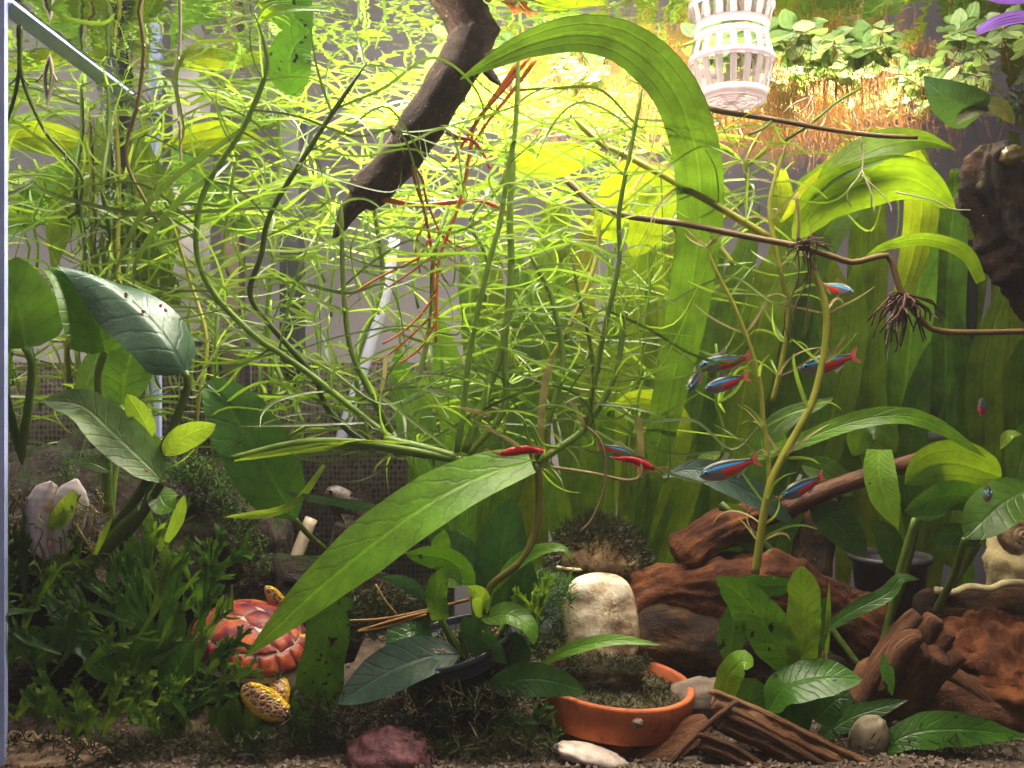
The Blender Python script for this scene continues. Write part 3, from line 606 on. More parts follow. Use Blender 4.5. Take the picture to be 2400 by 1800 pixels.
# ------------------------------------------------------------------ plants
L = leafmat
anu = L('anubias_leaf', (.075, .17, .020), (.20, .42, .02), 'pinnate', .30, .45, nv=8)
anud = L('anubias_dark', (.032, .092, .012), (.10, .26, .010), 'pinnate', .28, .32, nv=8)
anug = L('anubias_glossy', (.035, .085, .05), (.10, .22, .02), 'pinnate', .36, .25, nv=8, spec=.8)
anup = L('anubias_pale', (.16, .28, .08), (.25, .45, .05), 'pinnate', .34, .35, nv=10)
young = L('young_leaf', (.24, .38, .035), (.42, .62, .03), 'pinnate', .35, .5, nv=8)
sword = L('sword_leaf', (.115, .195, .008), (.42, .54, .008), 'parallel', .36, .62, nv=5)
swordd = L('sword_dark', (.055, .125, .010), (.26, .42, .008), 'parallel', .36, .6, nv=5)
swordb = L('sword_bright', (.115, .26, .012), (.27, .46, .010), 'pinnate', .36, .45, nv=10, rib=1.5)
swordy = L('sword_yellow', (.20, .27, .018), (.40, .46, .012), 'parallel', .38, .55, nv=5, tip=(.30, .15, .02))
crypt = L('crypt_leaf', (.030, .092, .022), (.07, .19, .012), 'pinnate', .28, .32, nv=8)
cryptg = L('crypt_grey', (.055, .105, .075), (.06, .15, .03), 'pinnate', .30, .25, nv=9)
cryptl = L('crypt_light', (.10, .23, .022), (.22, .42, .015), 'pinnate', .32, .42, nv=8)
fern = L('fern_leaf', (.050, .15, .012), (.13, .30, .008), 'pinnate', .32, .38, spots=.6, nv=12)
fernl = L('fern_light', (.16, .32, .018), (.32, .50, .012), 'pinnate', .36, .42, spots=.1, nv=13)
fernd = L('fern_dark', (.038, .11, .014), (.09, .24, .008), 'pinnate', .32, .3, nv=9)
thin1 = softmat('thin_leaf_green', (.10, .19, .020), (.20, .34, .022), .5, .3)
thin2 = softmat('thin_leaf_yellow', (.165, .28, .028), (.29, .43, .034), .5, .3)
thin3 = softmat('thin_leaf_dark', (.050, .085, .018), (.10, .17, .015), .4, .3)
thin4 = softmat('thin_leaf_grey', (.13, .18, .07), (.18, .25, .06), .4, .25)
thin5 = softmat('dry_leaf', (.30, .24, .10), (.34, .28, .10), .4, .6)
stg = softmat('stem_green', (.14, .22, .035), (.24, .36, .03), .35, .35)
std = softmat('stem_dark', (.085, .13, .022), (.15, .22, .02), .3, .3)
sty = softmat('stem_yellow', (.30, .30, .045), (.42, .42, .04), .35, .35)
stb = softmat('stem_brown', (.17, .105, .040), (.2, .12, .04), .2, .45)
wroot = softmat('white_root', (.50, .44, .34), (.5, .44, .34), .3, .4)
broot = softmat('brown_root', (.075, .030, .014), None, .15, .5)
yroot = softmat('yellow_root', (.30, .25, .08), (.36, .30, .09), .35, .5)

for n_ in anug.node_tree.nodes:
    if n_.type == 'BSDF_PRINCIPLED': n_.inputs['Thin Film Thickness'].default_value = 420; n_.inputs['Thin Film IOR'].default_value = 1.7      # thin film colours the highlights, standing in for a lavender reflection
# broad-leaved plant at the left edge
t = thing('anubias_plant', 'tall broad-leaved plant rooted on the bark ornament at the left', 'plant', (250, 1310, 59.1))
leaf(t, [(58, 815, 58.1), (46, 740, 58.1), (20, 660, 58.1), (-40, 590, 58.6)], 185, 'heart', anu, twist=(10, 15), cup=.12, wave=.05)
tube(t, [(58, 815, 58.1), (74, 848, 58.1), (70, 925, 58.3), (54, 1034, 58.6), (33, 1153, 59.1), (60, 1260, 59.1)], 9, stg, r1=12, n=24, ns=10)
leaf(t, [(246, 824, 58.4), (232, 770, 58.1), (196, 700, 57.7), (150, 655, 57.5), (100, 632, 57.5)], 165, 'heart', anu, twist=(-12, -38), cup=.22, wave=.12, wf=7)
tube(t, [(246, 824, 58.4), (232, 868, 58.5), (231, 910, 58.5), (243, 980, 58.6), (250, 1060, 58.9), (252, 1200, 59.1)], 9, stg, r1=13, n=24, ns=10)
leaf(t, [(432, 870, 57.5), (405, 815, 57.1), (350, 745, 56.9), (270, 675, 56.9), (200, 640, 57.1), (130, 622, 57.6)], 165, 'heart', anug, twist=(-24, -62), cup=-.5, wave=.3, wf=6, nl=20, nw=6, label='glossy leaf seen from its shiny upper side')
tube(t, [(432, 870, 57.5), (440, 905, 57.6), (405, 1000, 57.9), (355, 1110, 58.3), (292, 1205, 58.7), (250, 1260, 59.1)], 9, std, r1=13, n=24, ns=10)
leaf(t, [(382, 1128, 57.1), (330, 1075, 56.9), (250, 1000, 56.9), (190, 950, 56.9), (100, 938, 57.3)], 112, 'oval', anup, twist=(-8, -40), cup=.2, wave=.1)
tube(t, [(382, 1128, 57.1), (362, 1160, 57.7), (330, 1210, 58.3), (290, 1260, 58.9)], 9, std, r1=12, n=16, ns=10)
leaf(t, [(285, 950, 61.1), (292, 880, 61.1), (322, 770, 61.6)], 120, 'oval', anu, twist=15, cup=.15, wave=.15)
leaf(t, [(180, 955, 61.3), (215, 870, 61.1), (240, 790, 61.1)], 60, 'lance', anup, twist=30, cup=.2)
tube(t, [(285, 950, 61.1), (290, 1010, 60.7), (270, 1120, 60.1), (262, 1220, 59.5)], 6, stg, n=16)
leaf(t, [(351, 1025, 58.1), (336, 985, 57.7), (297, 924, 57.5)], 58, 'oval', young, twist=25, cup=.25)
tube(t, [(351, 1025, 58.1), (352, 1080, 58.3), (350, 1160, 58.7)], 6, stg, n=10)
leaf(t, [(387, 1067, 57.9), (430, 1025, 57.5), (506, 994, 57.1)], 66, 'oval', young, twist=-20, cup=.2)
tube(t, [(387, 1067, 57.9), (365, 1115, 58.3), (335, 1190, 58.7)], 6, stg, n=10)
leaf(t, [(258, 1104, 57.5), (215, 1085, 57.1), (180, 1086, 57.1)], 34, 'oval', anup, twist=-20)
leaf(t, [(392, 1062, 59.1), (350, 1040, 59.1), (312, 1003, 59.1)], 50, 'oval', cryptl, twist=10)
leaf(t, [(368, 1140, 58.1), (385, 1180, 57.7), (410, 1195, 57.3)], 70, 'oval', cryptl, twist=20)
leaf(t, [(110, 1240, 58.1), (150, 1200, 58.1), (176, 1150, 57.7)], 44, 'oval', young, twist=10)
leaf(t, [(60, 985, 61.1), (30, 945, 60.1), (-40, 935, 59.6)], 60, 'oval', swordd, twist=60)
leaf(t, [(70, 1052, 62.1), (40, 1025, 61.1), (-10, 1040, 60.6)], 44, 'oval', young, twist=35)
leaf(t, [(20, 1200, 60.1), (5, 1160, 60.1), (-10, 1120, 60.1)], 70, 'oval', cryptl, twist=5)
log(t, 'rhizome', [(60, 1262, 59.1, 13), (150, 1330, 58.6, 14), (220, 1310, 58.6, 15), (300, 1225, 58.6, 18), (330, 1190, 58.6, 12)], std, .1, .6, .05, n=26, ns=12)
for i in range(46):
    x, y = R(0, 240), R(1140, 1280); pts = [(x, y, R(57.2, 59.5))]
    for q in range(3): pts.append((pts[-1][0]+R(-32, 32), pts[-1][1]+R(-12, 52), pts[-1][2]+R(-.4, .4)))
    tube(t, pts, 2.2, yroot, 'root', r1=1.5, n=8, ns=5)
leaf(t, [(222, 1300, 57.1), (256, 1225, 56.9), (262, 1210, 56.9)], 14, 'thin', young)
# dark leaf on its own stalk
t = thing('anubias_leaf', 'single large dark green oval leaf on a stalk above the turtle', 'leaf', (760, 1285, 64))
leaf(t, [(690, 1215, 62.5), (640, 1130, 62), (580, 1020, 61.8), (520, 930, 62), (478, 893, 62.4)], 165, 'oval', anud, name='blade', twist=(5, -14), cup=.14, nl=18, nw=6)
tube(t, [(690, 1215, 62.5), (720, 1250, 63), (765, 1290, 64)], 7, std, n=10, ns=8)
# long bright leaf across the foreground
t = thing('sword_leaf', 'long bright green sword leaf slanting across the centre foreground', 'leaf', (1240, 1090, 58.6))
leaf(t, [(1245, 1082, 59), (1150, 1108, 58.6), (1030, 1165, 58.2), (890, 1262, 57.8), (735, 1390, 57.4), (572, 1542, 57)], 152, [(0, .5), (.1, .78), (.3, 1), (.55, .97), (.78, .6), (.92, .25), (1, .01)], swordb, name='blade', twist=(-38, -22), cup=.10, nl=26, nw=8)
# spotted leaf hanging beside the turtle
t = thing('sword_leaf', 'dark green spotted leaf hanging down right of the turtle', 'leaf', (770, 1420, 60))
leaf(t, [(790, 1395, 60), (768, 1480, 59.6), (752, 1580, 59.4), (728, 1680, 59.2), (700, 1760, 59)], 112, 'strap', fern, name='blade', twist=8, edge=.06, wave=.06, cup=.05, nl=20)
# arched leaf touching the surface
t = thing('arching_sword_leaf', 'very long green leaf arching up to the surface and back down', 'leaf', (1520, 1320, 72))
leaf(t, [(1490, 1320, 73), (1530, 1100, 71), (1575, 900, 68), (1615, 700, 65), (1640, 520, 62.6), (1632, 360, 60.4), (1580, 210, 58.6), (1480, 110, 57.7), (1370, 78, 57.3), (1250, 100, 57.2), (1150, 145, 57.3), (1078, 186, 57.5)], 108,
     [(0, .3), (.2, .7), (.4, .95), (.6, 1), (.75, .9), (.88, .62), (.95, .34), (1, .02)], L('arch_leaf', (.055, .12, .012), (.13, .25, .010), 'parallel', .36, .45, nv=5), name='blade', twist=(0, 0), cup=.08, nl=44, nw=6)

# sword plants along the back
def swordplant(label, at, leaves, name='sword_plant'):
    t = thing(name, label, 'plant', at)
    for (pts, w, m, tw) in leaves: leaf(t, pts, w*.78, 'ribbon', m, twist=tw, cup=R(.05, .2), wave=R(.03, .12), wf=R(5, 9), nl=22)
    return t
swordplant('clump of broad green straps behind the terracotta pot', (1450, 1370, 76), [
    ([(1400, 1370, 76), (1420, 1100, 76), (1465, 780, 75.5), (1530, 430, 75)], 118, sword, (5, 12)), ([(1440, 1370, 75), (1400, 1150, 74), (1405, 950, 73.5), (1440, 830, 73)], 110, swordd, (-10, -20)),
    ([(1470, 1370, 75), (1540, 1150, 74), (1590, 1030, 73.4), (1570, 960, 72.8), (1490, 930, 72.4), (1420, 965, 72)], 92, sword, (0, 30)), ([(1500, 1370, 76), (1590, 1000, 76), (1640, 740, 76), (1700, 560, 76)], 124, swordd, (0, 14)),
    ([(1380, 1370, 77), (1330, 1000, 77), (1310, 760, 77), (1330, 600, 76.5)], 90, swordd, (0, 10)), ([(1420, 1370, 77), (1390, 900, 77.5), (1360, 640, 77.5), (1420, 440, 77)], 86, swordy, (10, -10)),
    ([(1540, 1370, 74.5), (1600, 1200, 74), (1640, 1090, 73.8), (1700, 1060, 73.6)], 70, sword, (20, 30)), ([(1350, 1370, 74), (1310, 1200, 73.6), (1290, 1080, 73.4)], 84, swordd, 0), ([(1460, 1370, 77.5), (1500, 900, 78), (1500, 640, 78), (1470, 470, 77.6)], 100, sword, 5),
    ([(1480, 1400, 74), (1490, 1250, 73), (1500, 1130, 72.6)], 96, swordd, 4), ([(1560, 1400, 75), (1620, 1280, 74), (1700, 1180, 73.6)], 60, swordd, 14)])
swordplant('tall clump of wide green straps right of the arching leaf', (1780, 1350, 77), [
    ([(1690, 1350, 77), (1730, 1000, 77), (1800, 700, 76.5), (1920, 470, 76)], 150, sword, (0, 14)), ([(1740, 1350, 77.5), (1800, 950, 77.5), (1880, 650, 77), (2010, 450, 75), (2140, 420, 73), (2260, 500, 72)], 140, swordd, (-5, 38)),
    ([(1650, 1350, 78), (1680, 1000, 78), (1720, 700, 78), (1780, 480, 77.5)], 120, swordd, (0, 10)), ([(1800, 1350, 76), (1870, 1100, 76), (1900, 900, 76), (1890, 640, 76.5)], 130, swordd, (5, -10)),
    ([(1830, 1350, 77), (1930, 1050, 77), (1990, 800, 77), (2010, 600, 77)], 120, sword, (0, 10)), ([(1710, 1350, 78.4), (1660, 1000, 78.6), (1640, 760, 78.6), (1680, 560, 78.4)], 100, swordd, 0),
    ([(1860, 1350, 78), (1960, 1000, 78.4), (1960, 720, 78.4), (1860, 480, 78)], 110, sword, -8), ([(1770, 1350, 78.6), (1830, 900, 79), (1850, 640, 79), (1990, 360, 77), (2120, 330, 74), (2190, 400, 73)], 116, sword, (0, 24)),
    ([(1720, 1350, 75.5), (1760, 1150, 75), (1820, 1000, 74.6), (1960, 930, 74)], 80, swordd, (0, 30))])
swordplant('clump of bright green straps beside the black filter', (2130, 1300, 78), [
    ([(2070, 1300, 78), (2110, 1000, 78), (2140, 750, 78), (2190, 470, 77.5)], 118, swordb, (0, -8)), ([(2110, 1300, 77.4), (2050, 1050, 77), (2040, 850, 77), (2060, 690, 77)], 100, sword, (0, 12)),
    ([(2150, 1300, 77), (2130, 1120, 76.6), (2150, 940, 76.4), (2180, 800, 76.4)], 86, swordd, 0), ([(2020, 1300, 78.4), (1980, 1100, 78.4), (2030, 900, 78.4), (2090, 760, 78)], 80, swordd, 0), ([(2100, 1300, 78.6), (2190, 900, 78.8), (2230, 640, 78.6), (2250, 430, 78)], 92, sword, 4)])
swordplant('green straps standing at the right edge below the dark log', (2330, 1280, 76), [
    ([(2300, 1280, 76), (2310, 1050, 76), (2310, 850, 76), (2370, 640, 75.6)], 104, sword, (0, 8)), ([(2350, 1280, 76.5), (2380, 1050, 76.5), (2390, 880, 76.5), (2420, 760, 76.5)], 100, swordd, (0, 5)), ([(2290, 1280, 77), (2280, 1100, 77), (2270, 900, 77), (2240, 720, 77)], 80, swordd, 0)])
swordplant('clump of green straps left of centre behind the stems', (1080, 1330, 77), [
    ([(1090, 1330, 77), (1010, 1100, 76.6), (950, 920, 76), (930, 810, 75.6)], 120, cryptl, (0, -12)), ([(1100, 1330, 77.5), (1080, 1050, 77.5), (1050, 860, 77), (1020, 720, 76.5)], 110, swordb, (4, 0)), ([(1120, 1330, 77), (1140, 1080, 77), (1130, 850, 77), (1080, 600, 77)], 110, swordd, 0),
    ([(1140, 1330, 76), (1200, 1100, 76), (1230, 900, 76.4), (1210, 560, 77)], 110, swordd, (0, 10)), ([(1170, 1330, 78), (1230, 900, 78), (1270, 640, 78), (1330, 420, 77.6)], 100, sword, 0), ([(1060, 1330, 75), (1000, 1180, 74.6), (960, 1080, 74)], 84, swordd, 0),
    ([(1100, 1300, 75), (1090, 1120, 74), (1060, 990, 73.4), (990, 900, 73), (900, 870, 73)], 76, cryptl, (0, 30)), ([(1190, 1330, 78.4), (1180, 950, 78.6), (1150, 720, 78.6), (1160, 480, 78.4)], 96, sword, 0), ([(1160, 1330, 75), (1180, 1180, 74.6), (1210, 1060, 74.4)], 70, swordd, 6)])
rz = random.Random(21)
for lab, x0, x1, n in (('row of tall translucent straps along the rear glass at centre', 1230, 1700, 5), ('row of tall translucent straps along the rear glass at right', 1700, 2120, 4), ('row of translucent straps at the far right of the rear glass', 2120, 2420, 3)):
    lv = []
    for q in range(n):
        x = x0+(x1-x0)*(q+.5)/n+rz.uniform(-20, 20); d = rz.uniform(77.5, 80.2); top = rz.uniform(330, 540) if x1 < 1710 else rz.uniform(320, 430); ln_ = rz.uniform(-60, 150); b = rz.uniform(-40, 40)
        lv.append(([(x, 1400, d), (x+ln_*.2+b, 1080, d), (x+ln_*.55+b, 760, d), (x+ln_, top, d-.6), (x+ln_*1.5+20, top-10, d-2.5)], rz.uniform(80, 125), rz.choice([sword, sword, swordy, swordb]), (rz.uniform(-10, 10), rz.uniform(-20, 30))))
    swordplant(lab, ((x0+x1)/2, 1400, 79), lv)
# leaves standing free in the upper right
for lab, pts, w, pr, m, tw in [
    ('broad olive leaf arching under the floating plants at the upper right', [(1900, 470, 66), (1960, 400, 65.4), (2060, 345, 65), (2160, 330, 65), (2240, 350, 65)], 84, 'lance', swordd, (20, 40)),
    ('dark broad leaf reaching right below the floating plants', [(1860, 560, 67), (1930, 470, 66), (2040, 425, 65.4), (2140, 420, 65), (2240, 490, 65)], 118, 'oval', swordd, (-15, -20)),
    ('yellow green leaf edge lit through beside the upper dark leaf', [(1830, 520, 68), (1900, 440, 67), (2000, 395, 66.4), (2110, 370, 66)], 60, 'lance', swordy, (-30, -30)),
    ('wide translucent green leaf with drooping tip in the upper centre', [(1420, 560, 68), (1440, 470, 67), (1470, 420, 66), (1540, 440, 65.4), (1530, 500, 65), (1480, 600, 64.8)], 96, 'strap', sword, (20, 10)),
    ('green leaf lying flat behind the stems in the upper centre', [(1170, 400, 70), (1260, 385, 70), (1340, 370, 70), (1420, 360, 70)], 84, 'lance', sword, (0, 10)),
    ('silvery folded leaf hanging just under the floating plants', [(2300, 265, 63), (2230, 235, 62.6), (2185, 200, 62.4), (2165, 178, 62.4)], 105, 'heart', anug, (30, -20)),
    ('olive curled leaf beside the silvery folded leaf', [(2240, 290, 63), (2290, 250, 62.6), (2340, 250, 62.4), (2378, 290, 62.6)], 46, 'oval', thin3 and L('olive_leaf', (.10, .11, .03), (.16, .16, .03), 'pinnate', .5, .3), (30, 10)),
    ('dark strap leaf bent over in front of the right-hand clump', [(2300, 660, 66), (2260, 590, 65.6), (2170, 560, 65.4), (2080, 575, 65), (2030, 600, 65)], 34, 'thin', swordd, (0, 20)),
    ('long green leaf hanging from the surface right of the net cup', [(2110, 700, 70), (2140, 600, 69.6), (2160, 470, 69), (2120, 310, 68.6)], 78, 'ribbon', sword, (0, 10)),
    ('green leaf with serrated edge under the surface near the branch', [(690, 225, 62), (680, 160, 61.6), (690, 110, 61.4), (730, 70, 61.4)], 105, 'oval', L('anubias_spotted', (.06, .16, .015), (.14, .34, .012), 'pinnate', .35, .4, spots=.7), (10, 20)),
    ('dark leaf lying against the surface above the tall stems', [(600, 60, 58.3), (640, 25, 58), (700, 14, 57.8), (780, 30, 57.8)], 40, 'lance', swordd, (20, 60)),
    ('long green leaf leaning on the left glass in the upper left', [(400, 640, 72), (385, 520, 72.4), (350, 420, 73), (330, 350, 73.6), (345, 270, 74)], 92, 'lance', sword, (10, 30)),
    ('pale green leaf behind the tall stems in the upper left', [(600, 560, 75), (520, 490, 75), (450, 420, 75), (400, 330, 75)], 96, 'lance', cryptl, (0, 20)),
    ('wide green leaf close to the surface near the left rear corner', [(620, 330, 76), (540, 320, 76), (460, 330, 76), (380, 345, 76.4)], 92, 'lance', sword, (20, 30)),
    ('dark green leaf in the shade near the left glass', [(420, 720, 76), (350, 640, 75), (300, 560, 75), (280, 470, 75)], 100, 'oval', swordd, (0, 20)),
    ('yellow green narrow leaf drooping left of the centre runner', [(1070, 1075, 60.4), (900, 1040, 60), (700, 1055, 59.6), (548, 1080, 59.4)], 22, 'thin', young, (20, 40)),
    ('grey green curled leaf tip above the bark ledge', [(900, 1195, 61), (820, 1180, 60.6), (720, 1165, 60.2), (660, 1148, 60)], 26, 'thin', cryptg, (30, 40)),
    ('lime green narrow leaf with ragged edge over the bark ornament', [(760, 1090, 60.4), (700, 1170, 60), (640, 1200, 59.6), (525, 1212, 59.6)], 22, 'ribbon', young, (15, 25)),
    ('dry brown strip of leaf standing beside the central shrimp', [(1270, 1060, 60), (1268, 980, 59.8), (1280, 890, 59.6), (1300, 832, 59.4)], 17, 'strap', thin5, (0, 10)),
    ('dry yellow strip of leaf behind the right-hand shrimp', [(1500, 1120, 61), (1502, 1040, 60.6), (1495, 970, 60.4)], 16, 'strap', thin5, (0, 10))]:
    t = thing('free_leaf', lab, 'leaf', pts[0]); leaf(t, pts, w, pr, m, name='blade', twist=tw, wave=.06, nl=20)

# crypt in the navy pot
t = thing('crypt_plant', 'bushy dark green plant growing from the navy pot in the centre', 'plant', (1110, 1570, 61))
B = (1110, 1570, 61)
for pts, w, pr, m, tw, st in [
    ([(1078, 1535, 59.6), (1000, 1540, 58.8), (900, 1580, 58.2), (792, 1648, 57.8)], 118, 'oval', cryptg, (-30, -20), 1), ([(1010, 1500, 61), (960, 1480, 60.6), (905, 1520, 60)], 90, 'oval', crypt, (-40, -30), 1),
    ([(1078, 1478, 60), (1130, 1500, 59.2), (1192, 1558, 58.6)], 92, 'heart', crypt, (-35, -30), 1), ([(1140, 1612, 59), (1230, 1592, 58.4), (1300, 1598, 58), (1372, 1622, 57.8)], 78, 'oval', crypt, (-10, -5), 1),
    ([(1130, 1452, 60), (1190, 1440, 59.4), (1240, 1470, 58.8), (1252, 1512, 58.6)], 62, 'oval', cryptl, (30, 40), 1), ([(1188, 1445, 63), (1170, 1340, 63), (1200, 1165, 63.4)], 124, 'oval', crypt, (0, 12), 1),
    ([(1150, 1395, 60.4), (1200, 1330, 59.8), (1265, 1290, 59.2), (1320, 1286, 58.8), (1342, 1318, 58.6)], 40, 'lance', cryptl, (25, 40), 1), ([(1112, 1372, 61), (1050, 1312, 60.6), (950, 1298, 60)], 66, 'oval', fern, (20, 30), 1),
    ([(1105, 1365, 63), (1075, 1295, 63), (1008, 1252, 63)], 84, 'oval', cryptg, (0, 10), 1), ([(1010, 1412, 61), (950, 1365, 60.6), (888, 1352, 60.4)], 36, 'lance', cryptg, (20, 30), 1),
    ([(1032, 1452, 60), (1024, 1385, 59.4), (1050, 1355, 59), (1082, 1372, 58.8)], 56, 'strap', cryptl, (10, 20), 1), ([(1122, 1448, 59.6), (1128, 1400, 59.2), (1095, 1374, 59)], 46, 'oval', young, (15, 20), 1),
    ([(1028, 1305, 62), (1042, 1240, 62)], 44, 'lance', cryptl, 0, 0), ([(1252, 1568, 60.4), (1330, 1525, 59.4), (1440, 1500, 58.6), (1552, 1512, 58)], 34, 'lance', cryptl, (20, 30), 1),
    ([(1180, 1590, 62), (1200, 1540, 62), (1210, 1480, 62)], 90, 'oval', crypt, 5, 0), ([(1090, 1610, 60), (1130, 1590, 59.6), (1160, 1570, 59.4)], 18, 'lance', cryptl, 0, 0), ([(1195, 1440, 62.4), (1225, 1400, 62), (1228, 1290, 62)], 70, 'oval', crypt, 10, 1)]:
    leaf(t, pts, w, pr, m, twist=tw, cup=.16, wave=.06, nl=16, nw=6)
    if st: a = pts[0]; tube(t, [a, (a[0]*.55+B[0]*.45+R(-6, 6), a[1]*.5+B[1]*.5, a[2]*.5+B[2]*.5), (B[0]+R(-40, 25), B[1]+R(-8, 10), B[2])], 6, stg, 'stalk', r1=8, n=12, ns=8)
t = rootset('pale orange dry roots lying on moss left of the navy pot', (810, 1460, 61), [([(1100, 1405, 62), (1000, 1430, 61.6), (900, 1450, 61), (808, 1455, 60.8)], 5, 3), ([(1010, 1432, 61.6), (930, 1452, 61), (840, 1478, 60.6)], 4, 3), ([(1000, 1440, 61.4), (900, 1470, 60.8), (838, 1480, 60.5)], 3, 2), ([(880, 1370, 62), (905, 1410, 61.6), (930, 1440, 61.4)], 3, 2)], softmat('tan_root', (.50, .25, .07), None, .25, .5), 'fallen_root')

# java ferns, right foreground
t = thing('java_fern', 'green java fern with spotted and wavy leaves in the right foreground', 'fern', (1850, 1720, 60))
for pts, w, pr, m, tw, wv in [
    ([(1872, 1590, 60.4), (1810, 1490, 60), (1745, 1405, 59.6), (1678, 1352, 59.4)], 108, 'oval', fern, (0, 10), .08), ([(1875, 1590, 59.6), (1882, 1500, 59.2), (1885, 1410, 59), (1880, 1328, 59)], 78, 'strap', fernl, (4, 10), .22),
    ([(1695, 1640, 60), (1710, 1585, 59.6), (1740, 1550, 59.2), (1765, 1560, 59)], 62, 'strap', fernl, (0, 30), .1), ([(1800, 1668, 59.2), (1840, 1612, 58.6), (1930, 1590, 58.2), (2020, 1592, 58)], 110, 'oval', fern, (40, 30), .1),
    ([(1835, 1770, 60), (1850, 1700, 59.8), (1850, 1590, 59.6)], 100, 'strap', fernd, 0, .05), ([(1890, 1755, 60), (1980, 1690, 59.6), (2060, 1660, 59.2), (2130, 1640, 59)], 52, 'lance', fernd, 10, .1),
    ([(2030, 1785, 58.6), (2130, 1722, 58), (2250, 1710, 57.6), (2410, 1726, 57.4)], 84, 'lance', fern, (10, 16), .1), ([(1925, 1482, 61), (2000, 1432, 60.4), (2080, 1390, 60), (2110, 1355, 59.8), (2155, 1358, 59.6)], 38, 'ribbon', fernd, 10, .15),
    ([(1708, 1570, 60.6), (1716, 1480, 60.4), (1732, 1390, 60.2)], 70, 'lance', fern, 20, .1), ([(1858, 1372, 61), (1790, 1372, 60.8), (1740, 1352, 60.8)], 52, 'oval', fernd, 20, .05), ([(2068, 1530, 58.6), (2080, 1580, 58.2), (2092, 1632, 58)], 30, 'lance', fern, 10, .05),
    ([(1760, 1720, 60.8), (1755, 1650, 60.8), (1770, 1590, 60.8)], 80, 'strap', fernd, 0, .05), ([(1900, 1560, 61), (1920, 1480, 61), (1935, 1400, 61)], 40, 'strap', fernd, 0, .1), ([(1910, 1690, 59), (1960, 1640, 58.6), (2000, 1640, 58.4)], 90, 'oval', fernd, 30, .05)]:
    leaf(t, pts, w, pr, m, twist=tw, wave=wv, edge=.04, cup=.1, nl=20, nw=6, wf=22 if wv > .2 else 9)
for pts in ([(1850, 1790, 60), (1835, 1660, 60), (1870, 1590, 60)], [(1870, 1780, 60.4), (1890, 1690, 60), (1875, 1590, 59.8)]): tube(t, pts, 5, std, 'stalk', n=10)
t = thing('new_shoot', 'pale yellow pointed shoots rising beside the root stump', 'shoot', (1920, 1520, 61.5))
leaf(t, [(1918, 1515, 61), (1912, 1470, 60.6), (1902, 1445, 60.4)], 12, 'lance', young); leaf(t, [(1935, 1560, 61), (1940, 1470, 60.8), (1944, 1360, 60.6)], 14, 'lance', young)

# broad-leaved plant, right
t = thing('broadleaf_plant', 'dark broad-leaved plant spreading above the basket pot at the right', 'plant', (2090, 1470, 72))
for pts, w, pr, m, tw, st in [
    ([(2345, 1118, 69), (2250, 1085, 68.6), (2180, 1090, 68.2), (2120, 1135, 68)], 112, 'oval', swordd, (20, 10), None), ([(2340, 1178, 67.4), (2240, 1160, 67), (2180, 1175, 66.6), (2120, 1200, 66.4)], 84, 'oval', anud, (35, 25), None),
    ([(2420, 1140, 65), (2350, 1180, 64.6), (2300, 1225, 64.2), (2262, 1262, 64)], 118, 'oval', anu, (-20, -12), (2190, 1440, 68)), ([(2060, 1054, 66), (2062, 1110, 65.4), (2078, 1175, 65), (2106, 1238, 64.8)], 74, 'cut', fernl, (4, -6), None),
    ([(2295, 1272, 68), (2230, 1250, 67.6), (2175, 1272, 67.4)], 56, 'oval', anud, 20, (2160, 1460, 70)), ([(1740, 1080, 68), (1860, 1040, 67), (2000, 988, 66.4), (2110, 974, 66), (2200, 1000, 65.8), (2310, 1072, 65.8)], 46, 'ribbon', swordb, (10, 30), None),
    ([(2000, 1068, 69), (2030, 1005, 68.4), (2070, 1010, 68), (2100, 1060, 67.8)], 76, 'oval', swordd, (20, 30), None), ([(2345, 1052, 67), (2365, 1020, 66.6), (2396, 1018, 66.4)], 26, 'lance', young, 20, None),
    ([(1552, 1118, 66), (1620, 1100, 65.6), (1700, 1125, 65.2), (1800, 1180, 65), (1870, 1240, 65)], 74, 'lance', cryptg, (30, 20), None), ([(1900, 1175, 70), (1960, 1225, 69.4), (2028, 1302, 69)], 82, 'oval', anud, (0, 10), None),
    ([(2150, 1215, 68), (2190, 1180, 67.6), (2250, 1170, 67.4)], 70, 'oval', anud, 10, (2080, 1465, 70)), ([(1690, 1180, 71), (1740, 1240, 71), (1820, 1290, 71)], 80, 'oval', swordd, 10, (2010, 1500, 70)), ([(2380, 1130, 69), (2400, 1060, 69), (2420, 980, 69)], 80, 'oval', swordd, 0, None), ([(2100, 1340, 70), (2080, 1260, 70), (2040, 1220, 70)], 60, 'oval', anud, 5, None),
    ([(2240, 1330, 71), (2220, 1250, 71), (2240, 1180, 71)], 80, 'oval', swordd, 5, None), ([(1880, 1090, 73), (1940, 1110, 72.6), (2000, 1160, 72.4)], 70, 'oval', swordd, 15, None)]:
    leaf(t, pts, w, pr, m, twist=tw, cup=.15, wave=.08, nl=18, nw=6)
    if st: a = pts[-1] if st[0] == 2190 else pts[0]; tube(t, [a, ((a[0]+st[0])/2+8, (a[1]+st[1])/2, (a[2]+st[2])/2), st], 8, std, 'stalk', r1=9, n=14, ns=8)
tube(t, [(1800, 1290, 70), (1850, 1360, 69), (1930, 1450, 68), (2020, 1570, 66)], 8, std, 'stalk', n=14, ns=8)
tube(t, [(2145, 1215, 67), (2110, 1330, 67.6), (2085, 1440, 68), (2060, 1540, 68)], 8, stg, 'stalk', n=14, ns=8)

